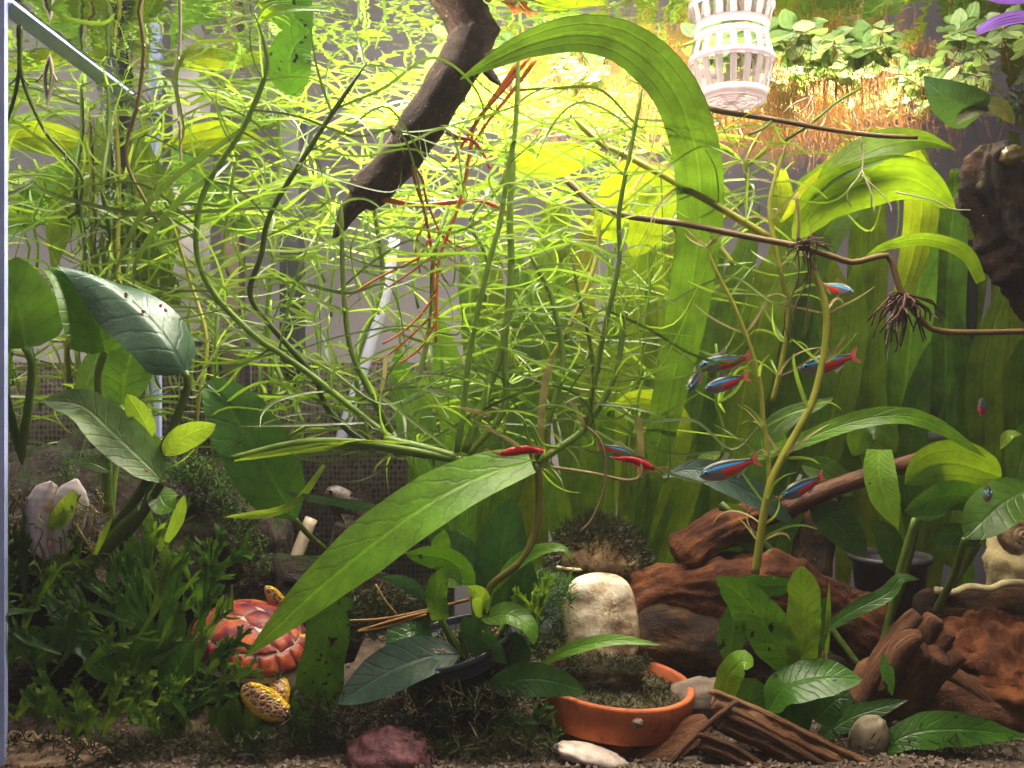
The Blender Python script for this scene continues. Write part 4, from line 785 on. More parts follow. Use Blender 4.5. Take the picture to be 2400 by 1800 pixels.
# thin-leaved stem plants
def stemplant(label, pts, r, sm, lms, gap=75, ll=(80, 170), lw=8, k=(3, 5), group=None, nodes=None, skip=0, name='stem_plant', cat='plant', up=.25, curl=.8, sweeps=0):
    t = thing(name, label, cat, pts[-1], group)
    n = max(16, 6*len(pts)); tube(t, pts, r*.75, sm, 'stem', r1=r, n=n, ns=8, taper=lambda q: .25+.75*smooth(0, .08, q))
    c = [Vector(p) for p in catmull(to3(pts), 80)]; s = 0; nx = 0
    for i in range(1, 80):
        s += (c[i]-c[i-1]).length; d = c[i].y+CD
        if s*F/d < nx: continue
        nx = s*F/d+gap*1.2*R(.75, 1.3)
        if i/80 < skip: continue
        tg = (c[i-1]-c[i+1]).normalized(); u = tg.orthogonal().normalized(); v = tg.cross(u); a0 = R(0, 6.28); kk = random.randint(*k)-(1 if k[0] > 3 else 0)
        for j in range(kk):
            a = a0+6.283*j/kk+R(-.4, .4); rad = u*math.cos(a)+v*math.sin(a); rad.y *= .75; ln = R(*ll)*d/F*(1.25 if i > 3 else .7)
            d0 = (rad+tg*R(up-.25, up+.35)).normalized(); bend = (Vector((0, 0, R(-.9, .5)))+Vector((R(-1, 1), R(-.5, .5), R(-.6, .6)))*.6)*curl
            p0 = c[i]; p1 = p0+d0*ln*.28; d1 = (d0+bend*.55).normalized(); p2 = p1+d1*ln*.3; d2 = (d1+bend*.9).normalized(); p3 = p2+d2*ln*.26; p4 = p3+(d2+bend*1.3).normalized()*ln*.22
            for q in (p1, p2, p3, p4):
                q.z = min(q.z, WZ-.15); q.x = max(q.x, XL+.3); q.y = min(max(q.y, .4), DB-CD-.3)
            leaf(t, [p0, p1, p2, p3, p4], -lw*.7*d/F*R(.6, 1.25), 'thin', random.choice(lms), twist=(R(-50, 50), R(-80, 80)), nl=12, nw=2, cup=.2)
    for q in range(sweeps):
        i = random.randint(6, 74); p0 = c[i]; d = p0.y+CD; sgn = random.choice((-1, 1)); ln = R(230, 520)*d/F; el = R(-.5, .7)
        pp = [p0, p0+Vector((sgn*.25, R(-.04, .04), el*.3))*ln, p0+Vector((sgn*.55, R(-.06, .06), el*.45+R(-.12, .12)))*ln, p0+Vector((sgn*.8, R(-.06, .06), el*.4+R(-.3, .15)))*ln, p0+Vector((sgn*(.95+R(-.2, .1)), R(-.06, .06), el*.3+R(-.6, .35)))*ln]
        for w in pp: w.z = min(w.z, WZ-.2); w.x = max(w.x, XL+.4); w.y = min(max(w.y, .5), DB-CD-.3)
        leaf(t, pp, -R(4.5, 8)*d/F, 'thin', random.choice(lms), twist=(R(-40, 40), R(-90, 90)), nl=22, nw=2, cup=.2)
    return t
G = 'thin-leaved stem plants'
A = [thin1, thin1, thin2, thin3, thin4]; Y = [thin2, thin1, thin2]; D = [thin3, thin1, thin4, thin3]
stemplant('dark green stem zigzagging from the surface down the left, nearest the glass', [(597, 30, 58), (622, 110, 58.3), (622, 174, 58.5), (571, 297, 58.8), (499, 409, 59), (467, 488, 59.2), (463, 600, 59.4), (506, 694, 60), (597, 788, 60.5), (651, 824, 61), (738, 886, 61.5), (830, 960, 61.6), (940, 1040, 61), (1066, 1074, 60.2)], 8.5, stg, D, 105, (110, 240), 9, (3, 4), G, up=.5, sweeps=19)
stemplant('long stem curving parallel to the dark zigzag stem', [(865, 140, 59.5), (796, 239, 59.6), (716, 362, 59.8), (633, 503, 60), (612, 600, 60.2), (586, 690, 60.5), (640, 770, 61), (735, 880, 61.8), (770, 960, 62.2), (860, 1038, 61.6), (1000, 1068, 60.4)], 8, std, D, 110, (110, 230), 8, (3, 4), G, up=.5, sweeps=19)
stemplant('green stem bending down just left of the white air tube', [(800, 470, 62), (802, 600, 62), (807, 698, 62), (822, 817, 62), (872, 929, 62), (935, 1040, 62.5)], 7.5, stg, A, 90, (90, 190), 8, (3, 5), G, sweeps=11)
stemplant('stem with whorls leading straight down to the central knot', [(1216, 110, 60.5), (1208, 300, 60.4), (1190, 400, 60.4), (1172, 520, 60.3), (1147, 611, 60.2), (1118, 737, 60.2), (1100, 831, 60.2), (1086, 962, 60.1), (1071, 1060, 60)], 7.5, stg, A, 85, (70, 165), 7, (4, 5), G, sweeps=15)
stemplant('thicker stem right beside the one to the central knot', [(1206, 350, 61.4), (1195, 500, 61.2), (1198, 636, 61), (1180, 799, 60.8), (1136, 936, 60.4), (1089, 1062, 60.1)], 10, stg, A, 110, (80, 170), 7, (3, 5), G, sweeps=11)
stemplant('short elbowed stem rising from the central knot', [(1183, 770, 60.8), (1183, 853, 60.6), (1180, 962, 60.4), (1097, 1066, 60.1)], 9, stg, [thin4, thin5], 90, (50, 110), 6, (2, 3), G)
stemplant('green stem rising between the central knot and the shrimp', [(1238, 590, 61.4), (1290, 690, 61.2), (1317, 817, 61), (1314, 889, 60.8), (1277, 1016, 60.5), (1259, 1075, 60.2)], 8, stg, A, 80, (70, 170), 8, (3, 4), G, sweeps=8)
stemplant('tall slim stem crossing the arching leaf to the right of centre', [(1509, 188, 60.2), (1480, 340, 60.2), (1451, 499, 60.3), (1451, 611, 60.4), (1415, 781, 60.4), (1397, 878, 60.4), (1371, 998, 60.4)], 6.5, stg, A, 70, (70, 165), 7, (4, 5), G, sweeps=13)
stemplant('branching stem above the swimming tetra in the centre', [(1470, 700, 61), (1462, 763, 61), (1440, 882, 60.8), (1375, 998, 60.5), (1310, 1050, 60.3), (1252, 1087, 60.2)], 9, stg, [thin4, thin1, thin2], 55, (60, 140), 6, (3, 5), G, skip=.0, sweeps=6)
stemplant('thin side shoot with many whorls right of centre', [(1340, 600, 61.6), (1357, 690, 61.4), (1380, 790, 61.2), (1393, 875, 61)], 5, stg, A, 42, (50, 110), 6, (4, 6), G)
t = thing('runner_stem', 'thick green runner lying level through the central knot', 'stem', (1068, 1074, 60))
tube(t, [(545, 1075, 60.4), (690, 1040, 60.2), (820, 1036, 60), (960, 1056, 60), (1068, 1076, 60), (1160, 1082, 60), (1254, 1088, 60)], 9, stg, 'stem', r1=11, n=30, ns=10)
tube(t, [(900, 1030, 60.4), (990, 1050, 60.2), (1070, 1072, 60)], 11, stg, 'stem', n=12, ns=10)
tube(t, [(1254, 1086, 60.2), (1264, 1130, 60), (1258, 1230, 59.8), (1225, 1310, 59.6), (1150, 1375, 59.5), (1138, 1440, 59.5)], 9, softmat('stem_olive', (.17, .15, .03), (.2, .18, .03), .3, .45), 'stem', n=24, ns=10)
tube(t, [(1255, 1090, 60.2), (1380, 1108, 60.2), (1470, 1126, 60.2), (1500, 1115, 60.3), (1503, 1080, 60.4)], 4.5, thin5, 'root', r1=4, n=18)
tube(t, [(1372, 998, 60.4), (1405, 1030, 60), (1420, 1090, 60), (1412, 1160, 60), (1385, 1220, 60), (1360, 1245, 60)], 4, thin5, 'root', r1=3, n=18)
leaf(t, [(1370, 998, 60.2), (1350, 960, 60), (1325, 925, 59.8)], 12, 'thin', thin5); leaf(t, [(1080, 1070, 59.6), (1100, 1090, 59.2), (1118, 1125, 59)], 14, 'lance', std)
for pts in ([(1245, 1072, 59.6), (1190, 1030, 59.2), (1110, 985, 59)], [(1150, 975, 60), (1120, 965, 59.8), (1070, 955, 59.6)], [(1075, 1050, 60), (1050, 990, 60), (960, 880, 60)], [(800, 1034, 59.8), (700, 1050, 59.4), (560, 1075, 59.2)], [(880, 920, 61), (960, 980, 60.6), (1062, 1062, 60.2)], [(905, 830, 61), (900, 880, 60.6), (892, 925, 60.4)]): leaf(t, pts, 11, 'thin', random.choice([thin5, stg]), twist=20)
tube(t, [(1262, 1060, 60), (1235, 1020, 59.6), (1232, 985, 59.4), (1250, 1000, 59.2), (1270, 1040, 59.2), (1310, 1050, 59.2)], 4, thin2, 'tendril', n=20)
stemplant('thick yellowish stem slanting down right behind the arching leaf', [(1335, 268, 62.5), (1408, 336, 62.3), (1462, 362, 62.1), (1600, 437, 61.8), (1701, 495, 61.5), (1802, 556, 61.2)], 9, sty, [thin2, thin5, thin1], 62, (70, 150), 8, (3, 4), G, sweeps=8)
stemplant('upright yellow stem with brown lower part beside the root tuft', [(1845, 330, 62), (1806, 463, 61.6), (1810, 542, 61.4), (1831, 647, 61.2), (1849, 727, 61.2), (1835, 835, 61.2), (1810, 944, 61.2)], 6.5, sty, Y+[thin5], 75, (60, 140), 8, (3, 4), G)
stemplant('slender yellow stem with paired leaves left of the tetra school', [(1655, 570, 60.6), (1672, 622, 60.6), (1723, 723, 60.5), (1759, 817, 60.4), (1781, 896, 60.3), (1788, 969, 60.2), (1802, 1103, 60), (1792, 1200, 60), (1765, 1345, 60)], 6, sty, [thin2, thin2, thin5], 78, (60, 120), 9, (2, 4), G, up=.6, curl=.6)
stemplant('sturdy yellow stem curving down to the driftwood beside the slender one', [(1880, 590, 60.4), (1918, 665, 60.2), (1936, 727, 60), (1933, 817, 60), (1907, 933, 59.9), (1868, 1012, 59.8), (1817, 1106, 59.8), (1795, 1179, 59.8), (1770, 1345, 60)], 10, sty, [thin2, thin2, thin5], 100, (70, 130), 12, (2, 3), G, up=.5, curl=.5)
# more stems further back, upper left and centre
bx = [(60, 180, 700), (140, 260, 1020), (230, 330, 760), (330, 250, 1000), (520, 240, 1050), (680, 200, 1000), (840, 260, 1060), (1010, 300, 900), (1290, 330, 900), (1120, 330, 700), (1590, 330, 700), (480, 500, 1100), (280, 560, 1080), (1680, 300, 620)]
where = ['closest to the left glass', 'second from the left glass', 'third from the left glass', 'fourth from the left glass', 'behind the dark zigzag stem', 'under the serrated leaf', 'left of the orange roots', 'right of the orange roots', 'left of the arching leaf', 'under the thick branch', 'right of the arching leaf', 'behind the dark oval leaf', 'behind the left broad leaves', 'under the net cup']
for (x, y0, y1), w in zip(bx, where):
    d = R(65, 74); lean = R(-190, 240); pts = [(x+lean+R(-20, 20), max(y0, 900-22.1/d*F), d+R(-1, 1))]
    for q in range(1, 5): pts.append((x+lean*(1-q/4)**1.5+R(-50, 50), y0+(y1-y0)*q/4, d+R(-1, 1)))
    pts = [(max(p[0], 1200+(XL+1)/p[2]*F), p[1], p[2]) for p in pts]
    stemplant('yellow green background stem with whorls of thin leaves '+w, pts, R(5, 8), random.choice([stg, stg, sty]), [thin1, thin2, thin2, thin1, thin4], R(85, 125), (100, 220), 7, (3, 5), G, sweeps=6)
# fine thicket behind, one mass
mb = MB()
for i in range(230):
    x = R(20, 1050) if i < 130 else R(1050, 1700); y = R(170, 560) if i % 4 else R(500, 1050); d = R(70, 79)
    p = P(x, max(y, 900-21.5/d*F), d)
    if p.x < XL+.6: continue
    if i % 4 == 0:
        q = [p+Vector((R(-.5, .5), 0, k*2.2)) for k in range(-2, 3)]
        for w in q: w.z = min(w.z, WZ-.2)
        tubemb(mb, q, -.13, -.11, n=8, ns=5)
    for k in range(5):
        a = R(0, 6.283); dr = Vector((math.cos(a), math.sin(a)*.7, R(-.1, .7))).normalized(); ln = R(2.6, 6.5); b = Vector((R(-1, 1), R(-.6, .6), R(-1.2, .6)))
        pp = [p, p+dr*ln*.35, p+dr*ln*.68+b*.5, p+dr*ln+b*1.4]
        for w in pp: w.z = min(w.z, WZ-.15); w.x = max(w.x, XL+.2); w.y = min(w.y, DB-CD-.2)
        leafmb(mb, pp, -R(.15, .27), 'thin', R(-60, 60), nl=9, nw=2)
tag(mb.build('thicket', thin2), 'thicket of fine yellow green leaves filling the tank behind the stems', 'plants', kind='stuff')

# runners with root tufts at the right
t = thing('root_runner', 'long brown runner with two root tufts crossing the right half', 'runner', (1885, 575, 60))
tube(t, [(1325, 420, 64.5), (1410, 490, 63.5), (1530, 515, 62.6), (1600, 524, 61.6), (1745, 553, 60.8), (1868, 577, 60.2), (1947, 600, 60), (1998, 615, 60), (2050, 603, 60), (2082, 600, 60), (2098, 640, 60), (2113, 685, 60), (2164, 755, 60), (2222, 778, 60), (2410, 777, 60.5)], 8, stb, 'stem', r1=7, n=60, ns=10)
def tuft(cx, cy, d, n, ln, dn, r=2.6):
    for i in range(n):
        a = R(-1.0, 4.14) if dn == 0 else R(.1, 3.0); l = ln*R(.4, 1.1); dx, dy = math.cos(a), math.sin(a)
        pts = [(cx+R(-8, 8), cy+R(-8, 8), d), (cx+dx*l*.35+R(-8, 8), cy+dy*l*.3, d+R(-.7, .5)), (cx+dx*l*.7+R(-12, 12), cy+dy*l*.62+8, d+R(-1.2, .8)), (cx+dx*l*.9+R(-16, 16), cy+dy*l*.9+24, d+R(-1.4, 1))]
        tube(t, pts, r, broot, 'root', r1=r*.55, n=9, ns=5)
tuft(2118, 690, 60, 30, 115, 1, 3.2); tuft(2118, 690, 60, 8, 60, 0, 3); tuft(1885, 570, 60, 26, 60, 0, 2)
for x in (1870, 1888, 1900): tube(t, [(x, 580, 60), (x+R(-10, 10), 650, 59.8), (x-20+R(-14, 14), 740, 59.6), (x-20, 800, 59.5)], 2.4, broot, 'root', r1=1.2, n=12, ns=5)
tube(t, [(1868, 575, 60.2), (1872, 520, 60), (1866, 455, 59.9)], 4, thin5, 'shoot', n=8)
t = thing('root_runner', 'straight brown runner under the net cup in the upper right', 'runner', (2120, 318, 61.5))
tube(t, [(1560, 215, 60.5), (1672, 257, 60.8), (1802, 278, 61), (1947, 304, 61.3), (2060, 318, 61.5), (2150, 322, 61.5)], 7, stb, 'stem', r1=5, n=26, ns=10)
for pts in ([(2000, 262, 62), (2018, 330, 61.8), (2020, 400, 61.6), (1985, 450, 61.4), (1995, 485, 61.4)], [(2020, 400, 61.6), (2045, 460, 61.4), (2050, 500, 61.3)], [(2020, 410, 61.6), (2080, 470, 61.3), (2090, 500, 61.2)], [(2100, 450, 61.2), (2190, 470, 61), (2230, 490, 61), (2275, 492, 60.8)], [(1905, 225, 61), (1890, 250, 60.8), (1865, 270, 60.7)], [(1900, 225, 61), (1905, 260, 60.8), (1885, 285, 60.7)], [(1890, 230, 61), (1858, 245, 60.8), (1835, 265, 60.7)]): tube(t, pts, 2.2, wroot, 'root', r1=1.4, n=12, ns=5)
for pts in ([(1810, 280, 61), (1790, 300, 60.8), (1755, 315, 60.6)], [(1840, 330, 61.6), (1900, 290, 61.4), (1960, 240, 61.6), (2020, 205, 62)]): tube(t, pts, 3.5, stg, 'stem', n=10)

# pale roots hanging from the surface, upper left
for lab, pts, r, m in [('tan jointed root hanging from the surface, third from the left glass', [(318, -20, 58), (336, 94, 58.2), (336, 145, 58.3), (322, 246, 58.5), (300, 325, 58.7), (300, 391, 58.9), (336, 463, 59.1), (370, 520, 59.3)], 5.5, thin5),
                       ('white straight root hanging from the surface near the tan one', [(423, -20, 58), (420, 123, 58.2), (409, 184, 58.4), (420, 271, 58.6), (424, 385, 58.8)], 4.5, wroot),
                       ('pale pinkish root hanging close to the left glass', [(105, 94, 62.6), (123, 174, 62.2), (105, 271, 62), (92, 365, 61.8), (101, 434, 61.6)], 5, wroot),
                       ('dark bending root along the left glass', [(48, 60, 58.5), (52, 181, 58.6), (101, 300, 59), (152, 362, 59.2), (192, 416, 59.4), (184, 488, 59.6), (160, 510, 59.8)], 5, std)]:
    t = thing('hanging_root', lab, 'root', pts[-1], 'roots hanging in the upper left'); tube(t, pts, r, m, 'strand', r1=r*.7, n=40, ns=8)
    for q in range(3): p = pts[1+q % (len(pts)-1)]; tube(t, [(p[0], p[1]+R(-10, 10), p[2]), (p[0]+R(-14, 14), p[1]+18, p[2]-.2)], r*.45, m, 'rootlet', n=4)
# long free stem-leaves, upper left
for lab, pts, w, m in [('dark strap leaf sweeping down left from the zigzag stem, longer one', [(564, 305, 58.6), (500, 350, 58.2), (441, 390, 58), (362, 459, 58), (300, 560, 58), (262, 660, 58)], 15, thin3),
                       ('dark strap leaf sweeping down left from the zigzag stem, shorter one', [(499, 409, 59), (430, 460, 58.6), (370, 530, 58.4), (320, 610, 58.4), (312, 670, 58.4)], 15, thin3),
                       ('long level leaf crossing the upper left to the zigzag stem', [(30, 375, 60.8), (90, 440, 60), (190, 475, 59.4), (330, 500, 59), (500, 495, 58.8), (640, 490, 58.8), (740, 530, 58.8)], 11, std),
                       ('looped leaf hanging from the surface beside the white root', [(560, 95, 58.4), (470, 100, 58.2), (425, 140, 58), (412, 200, 58), (430, 300, 58), (420, 350, 58)], 10, std),
                       ('leaf curling below the surface at the top left', [(120, 20, 57.6), (160, 45, 57.6), (240, 55, 57.6), (272, 30, 57.6)], 12, thin1)]:
    t = thing('strap_leaf', lab, 'leaf', pts[0]); leaf(t, pts, w, 'thin', m, name='blade', nl=30, nw=2, twist=15)

# floating plants and their root curtain
GF = 'floating plants on the surface'
fl = L('floating_leaf', (.13, .22, .06), (.26, .38, .08), 'parallel', .22, .5, nv=5, spec=.7); fl2 = L('floating_leaf_pale', (.22, .30, .13), (.36, .46, .16), 'parallel', .22, .5, nv=5, spec=.7)
oroot = softmat('rust_root', (.36, .20, .07), (.60, .36, .12), .5, .6); 
rr = random.Random(11)
def floater(x, d, sz, group_label):
    p = Vector(((x-1200)/F*d, d-CD, WZ-.05)); t = thing('floating_plant', group_label, 'plant', p, GF)
    n = rr.randint(3, 5); a0 = rr.uniform(0, 6.28)
    for i in range(n):
        a = a0+6.283*i/n; dr = Vector((math.cos(a), math.sin(a), 0)); s = sz*rr.uniform(.7, 1.2); tilt = rr.uniform(-.9, .15)
        q0 = p+dr*s*.12-Vector((0, 0, .08)); q1 = p+dr*s*.6+Vector((0, 0, tilt*s*.5-.12)); q2 = p+dr*s*1.1+Vector((0, 0, tilt*s-.12))
        for q in (q0, q1, q2): q.z = min(q.z, WZ-.12); q.y = min(max(q.y, .3), DB-CD-.2); q.x = max(q.x, XL+.3)
        leaf(t, [q0, q1, q2], -s*.92, 'oval', rr.choice([fl, fl, fl2]), ref=Vector((0, 0, 1)), cup=rr.uniform(-.6, .2), nl=8, nw=4)
    for i in range(3): tube(t, [p-Vector((0, 0, .1)), p+Vector((rr.uniform(-.4, .4), rr.uniform(-.4, .4), -.8)), p+Vector((rr.uniform(-.8, .8), rr.uniform(-.6, .6), -rr.uniform(1.2, 2.4)))], -.03, oroot, 'root', r1=-.02, n=6, ns=4)
for i in range(120):
    d = rr.uniform(61, 79); x = rr.uniform(1640, 2440) if i > 14 else rr.uniform(1000, 1700); floater(x, d, rr.uniform(.7, 1.6), 'small round-leaved floating plant '+('near the middle of the surface' if i <= 14 else 'close beside the net cup' if x < 1860 else 'in the middle of the upper right raft' if x < 2160 else 'at the right end of the raft'))
mb = MB()
for i in range(1700):
    x = rr.gauss(1800, 190) if i < 1300 else rr.uniform(1200, 1700); d = rr.uniform(68, 79); p = Vector(((x-1200)/F*d, d-CD, WZ-.2)); ln = rr.uniform(1.5, 5.4)*(1 if i < 1300 else .7)
    q = [p]; 
    for k in range(3): q.append(q[-1]+Vector((rr.uniform(-.6, .6), rr.uniform(-.4, .4), -ln/3)))
    q = [Vector((w.x, min(w.y, DB-CD-.2), w.z)) for w in q]
    tubemb(mb, q, -.035, -.02, n=5, ns=3, cap=False)
    for k in range(4):
        w = q[1+k % 3]; e = w+Vector((rr.uniform(-.5, .5), rr.uniform(-.4, .4), rr.uniform(-.5, .1))); s = Vector((.02, 0, .02)); mb.add([w-s, w+s, e], [(0, 1, 2)])
tag(mb.build('root_curtain', oroot), 'orange brown curtain of fine roots hanging under the floating plants', 'roots', kind='stuff')
t = thing('ribbon_sprig', 'purple ribbon leaves at the surface in the top right corner', 'sprig', (2290, 70, 58.2))
pur = softmat('purple_ribbon', (.24, .10, .48), (.4, .2, .7), .4, .35)
for q in range(4): leaf(t, [(2290, 70+q*3, 58.2), (2330, 44+q*6, 57.9), (2380, 30+q*7, 57.6), (2430, 28+q*6, 57.4)], 11, 'thin', pur, nw=2, twist=20)

# lacy ferns, left foreground
def frond(t, x, y, d, ang, ln, w, m, fork=True):
    a = math.radians(ang); dx, dy = math.cos(a), -math.sin(a); px, py = -dy, dx
    b = R(-.3, .3); dd = R(.2, 1.2)
    def at(u): return (x+dx*ln*u+px*b*ln*u*u, y+dy*ln*u+py*b*ln*u*u, d-dd*u)
    pts = [at(0), at(.3), at(.55), at(.8)]
    mb = MB(); leafmb(mb, pts, w, [(0, .12), (.3, .5), (.65, 1), (.9, .7), (1, .45)], R(-30, 30), .15, .15, 9, 12, 4)
    for k in range(random.randint(5, 8)):
        u = R(.45, .82); e = at(u); g = a-2*b*u*.5+random.choice((-1, 1))*R(.15, .95); l2 = ln*R(.16, .40)
        mid = (e[0]+math.cos(g)*l2*.5, e[1]-math.sin(g)*l2*.5, e[2]-.1); g3 = g+R(-.5, .5); tip = (mid[0]+math.cos(g3)*l2*.5, mid[1]-math.sin(g3)*l2*.5, e[2]+R(-.4, .2))
        leafmb(mb, [e, mid, tip], w*R(.3, .5), 'thin', R(-30, 30), .1, 0, 8, 7, 2)
        for q in range(random.randint(0, 2)):
            g2 = g3+R(-1, 1); leafmb(mb, [mid, (mid[0]+math.cos(g2)*l2*.4, mid[1]-math.sin(g2)*l2*.4, mid[2])], w*.26, 'thin', 0, .1, 0, 8, 4, 2)
    mb.build('frond', m, t)
FM = [fernd, fern, L('lace_fern', (.085, .19, .018), (.20, .38, .012), 'pinnate', .34, .35, nv=7), L('lace_fern_light', (.17, .30, .025), (.30, .48, .02), 'pinnate', .34, .4, nv=7)]
for lab, cx, cy, d, n, rx, ry, ll in [('lacy dark fern clump at the far left under the white mussel shell', 70, 1480, 58.2, 20, 90, 120, (110, 230)), ('lacy fern clump in the middle of the left foreground', 260, 1480, 59.4, 26, 120, 130, (110, 240)), ('lacy fern clump left of the turtle figurine', 420, 1400, 59.6, 26, 80, 130, (90, 190)),
                                      ('low light green fern tufts at the bottom left corner', 150, 1680, 57.8, 26, 150, 70, (70, 140)), ('low fern tuft below the turtle figurine', 390, 1690, 58.5, 18, 90, 60, (70, 140))]:
    t = thing('lace_fern', lab, 'fern', (cx, cy+ry, d))
    for i in range(n): frond(t, cx+R(-rx, rx), cy+R(-ry*.6, ry), d+R(-1.5, 1.8), R(20, 160) if i % 4 else R(-30, 210), R(*ll), R(14, 32), random.choice(FM if cy < 1600 else FM[1:]+[FM[3]]))
t = thing('lace_fern', 'big dark strap fern leaves in the heart of the left clump', 'fern', (340, 1650, 60))
for pts, w in [([(330, 1640, 60), (310, 1540, 59.4), (330, 1470, 59), (300, 1415, 58.8)], 90), ([(380, 1640, 60), (420, 1560, 59.4), (460, 1500, 59)], 80), ([(280, 1600, 59), (220, 1530, 58.6), (150, 1450, 58.4), (90, 1380, 58.4)], 60), ([(300, 1600, 59), (240, 1560, 58.4), (190, 1500, 58.2)], 64), ([(340, 1500, 60.4), (320, 1400, 60), (310, 1300, 59.8), (300, 1200, 59.6)], 46), ([(360, 1560, 60), (400, 1480, 59.6), (390, 1380, 59.4)], 70), ([(250, 1400, 59), (262, 1330, 58.8), (256, 1270, 58.6)], 20)]:
    leaf(t, pts, w, 'lance', random.choice([fernd, fernd, fern]), twist=R(-25, 25), wave=.15, nl=16)
leaf(t, [(390, 1270, 59), (415, 1220, 58.6), (432, 1160, 58.4)], 30, 'ribbon', young, label='bright yellow green young leaf'); 
t = thing('lace_fern', 'forked fern fronds reaching across the turtle shell', 'fern', (470, 1600, 59))
for x, y, a, l in ((470, 1560, 38, 130), (480, 1590, 60, 110), (500, 1600, 20, 120), (455, 1580, 80, 120), (520, 1600, 75, 90), (560, 1610, 100, 70)): frond(t, x, y, 58.8, a, l, 26, random.choice(FM))
t = thing('small_leaf_plant', 'two rounded glassy green leaves below the turtle flipper', 'plant', (590, 1750, 58.5))
leaf(t, [(555, 1745, 58.5), (540, 1690, 58.3), (550, 1630, 58.2)], 58, 'oval', fern, cup=.3); leaf(t, [(585, 1720, 58.6), (595, 1660, 58.6), (590, 1610, 58.6)], 44, 'oval', fernl); leaf(t, [(550, 1770, 58), (600, 1720, 57.8), (645, 1705, 57.7)], 38, 'lance', fern)
for lab, x, y, d, n, rx, ry in [('tangle of dark moss and fern shoots below the navy pot', 1080, 1700, 58.6, 420, 180, 90), ('dark moss cushion in front of the spotted leaf', 800, 1700, 58.8, 300, 120, 70), ('dark moss spreading between navy pot and bark ornament', 900, 1440, 63, 420, 110, 60), ('fine green moss bush behind the crypt leaves', 1270, 1450, 63.5, 380, 70, 100), ('moss and debris under the turtle figurine', 520, 1620, 60.5, 380, 140, 60), ('dark fine moss along the front glass at the lower left', 320, 1760, 57.6, 420, 330, 36), ('dark fine moss along the front glass below the navy pot', 1130, 1765, 57.6, 300, 180, 36), ('sparse dark moss on the floor at the lower right', 2150, 1760, 58.4, 200, 240, 30)]:
    mb = MB()
    for i in range(n): bladesmb(mb, P(x+R(-rx, rx), y+R(-ry, ry), d+R(-1.2, 1.2)), 6, R(.4, 1.2), .04, Vector((0, 0, 1)), 1.0, .3)
    tag(mb.build('moss', mossd if 'dark' in lab else mossk), lab, 'moss', kind='stuff')
t = thing('lace_fern', 'small bright fern shoot between the crypt and the pale shell', 'fern', (1270, 1430, 61))
for i in range(7): frond(t, 1255+R(-20, 20), 1440+R(-20, 20), 61+R(-.5, .5), R(50, 130), R(60, 110), 18, FM[3])
t = thing('lace_fern', 'drooping dark fern shoots below the navy pot', 'fern', (1130, 1760, 58.4))
for i in range(14): frond(t, 1100+R(-110, 170), 1720+R(-50, 60), 58.2+R(-.5, .8), R(-60, 160), R(60, 120), 20, fernd)

# ------------------------------------------------------------------ turtle figurine
def scutemat():
    t = NT('turtle_shell_paint'); pos = t.pos(); uv = t.coord('UV'); sp = t.n('ShaderNodeSeparateXYZ'); t.link(uv, sp.inputs[0])
    n = t.noise(pos, .55, 5, .6); n2 = t.noise(pos, 5, 4)
    c = t.ramp(n, [(.38, (.07, .010, .028)), (.49, (.30, .035, .028)), (.62, (.50, .15, .022))])
    e = t.math('POWER', sp.outputs[1], 3); c = t.mix(t.math('MULTIPLY', e, .8), c, (.12, .018, .03))
    return t.done(t.prin(c, .42, .3, t.bump(t.math('ADD', n2, t.math('MULTIPLY', n, .6)), .4, .1)))
tt = thing('turtle_figurine', 'glossy red and orange turtle figurine with yellow flippers', 'figurine', (580, 1620, 62))
TC = P(588, 1500, 62.5); TR = Matrix.Rotation(math.radians(-32), 3, 'Z') @ Matrix.Rotation(math.radians(14), 3, 'Y') @ Matrix.Rotation(math.radians(12), 3, 'X')
def dome(u, v, k=1.0): # u along, v across in the unit disc
    r = min(1, math.hypot(u, v)); h = (1-r**2.2)**.62
    return TC+TR @ Vector((u*4.5*k, v*3.6*k, 2.7*h*k-.6))
wl = plain('turtle_seam', (.58, .44, .38), .3, .2, 2, .1); sm_ = scutemat()
mb = MB(); nu, nv = 48, 14
for j in range(nv+1):
    for i in range(nu): a = 6.28318*i/nu; mb.add([dome(math.cos(a)*j/nv, math.sin(a)*j/nv, .985)], [])
mb.f = [(j*nu+i, j*nu+(i+1) % nu, (j+1)*nu+(i+1) % nu, (j+1)*nu+i) for j in range(nv) for i in range(nu)]; mb.uv = [(0, 0)]*len(mb.v); mb.build('shell_core', wl, tt)
def poly(name, pts):
    cu = sum(p[0] for p in pts)/len(pts); cv = sum(p[1] for p in pts)/len(pts); mb = MB(); N = 5; m = 40
    ring = []
    for k in range(m):
        a = k/m*len(pts); i = int(a); f = a-i; p, q = pts[i], pts[(i+1) % len(pts)]; ring.append((p[0]+(q[0]-p[0])*f, p[1]+(q[1]-p[1])*f))
    vs, uvs = [dome(cu, cv, 1.035)], [(0, 0)]
    for j in range(1, N+1):
        for (u, v) in ring:
            s = j/N*.972; vs.append(dome(cu+(u-cu)*s, cv+(v-cv)*s, 1.035-.04*(j/N)**4)); uvs.append((0, j/N))
    fs = [(0, 1+k, 1+(k+1) % m) for k in range(m)]+[(1+(j-1)*m+k, 1+j*m+k, 1+j*m+(k+1) % m, 1+(j-1)*m+(k+1) % m) for j in range(1, N) for k in range(m)]
    mb.add(vs, fs, uvs); mb.build(name, sm_, tt)
xs = [-.785, -.38, 0, .38, .785]
for i in range(4):
    x0, x1 = xs[i], xs[i+1]; m = (x0+x1)/2; poly('scute', [(x0, -.17), (m, -.25), (x1, -.17), (x1, .17), (m, .25), (x0, .17)])
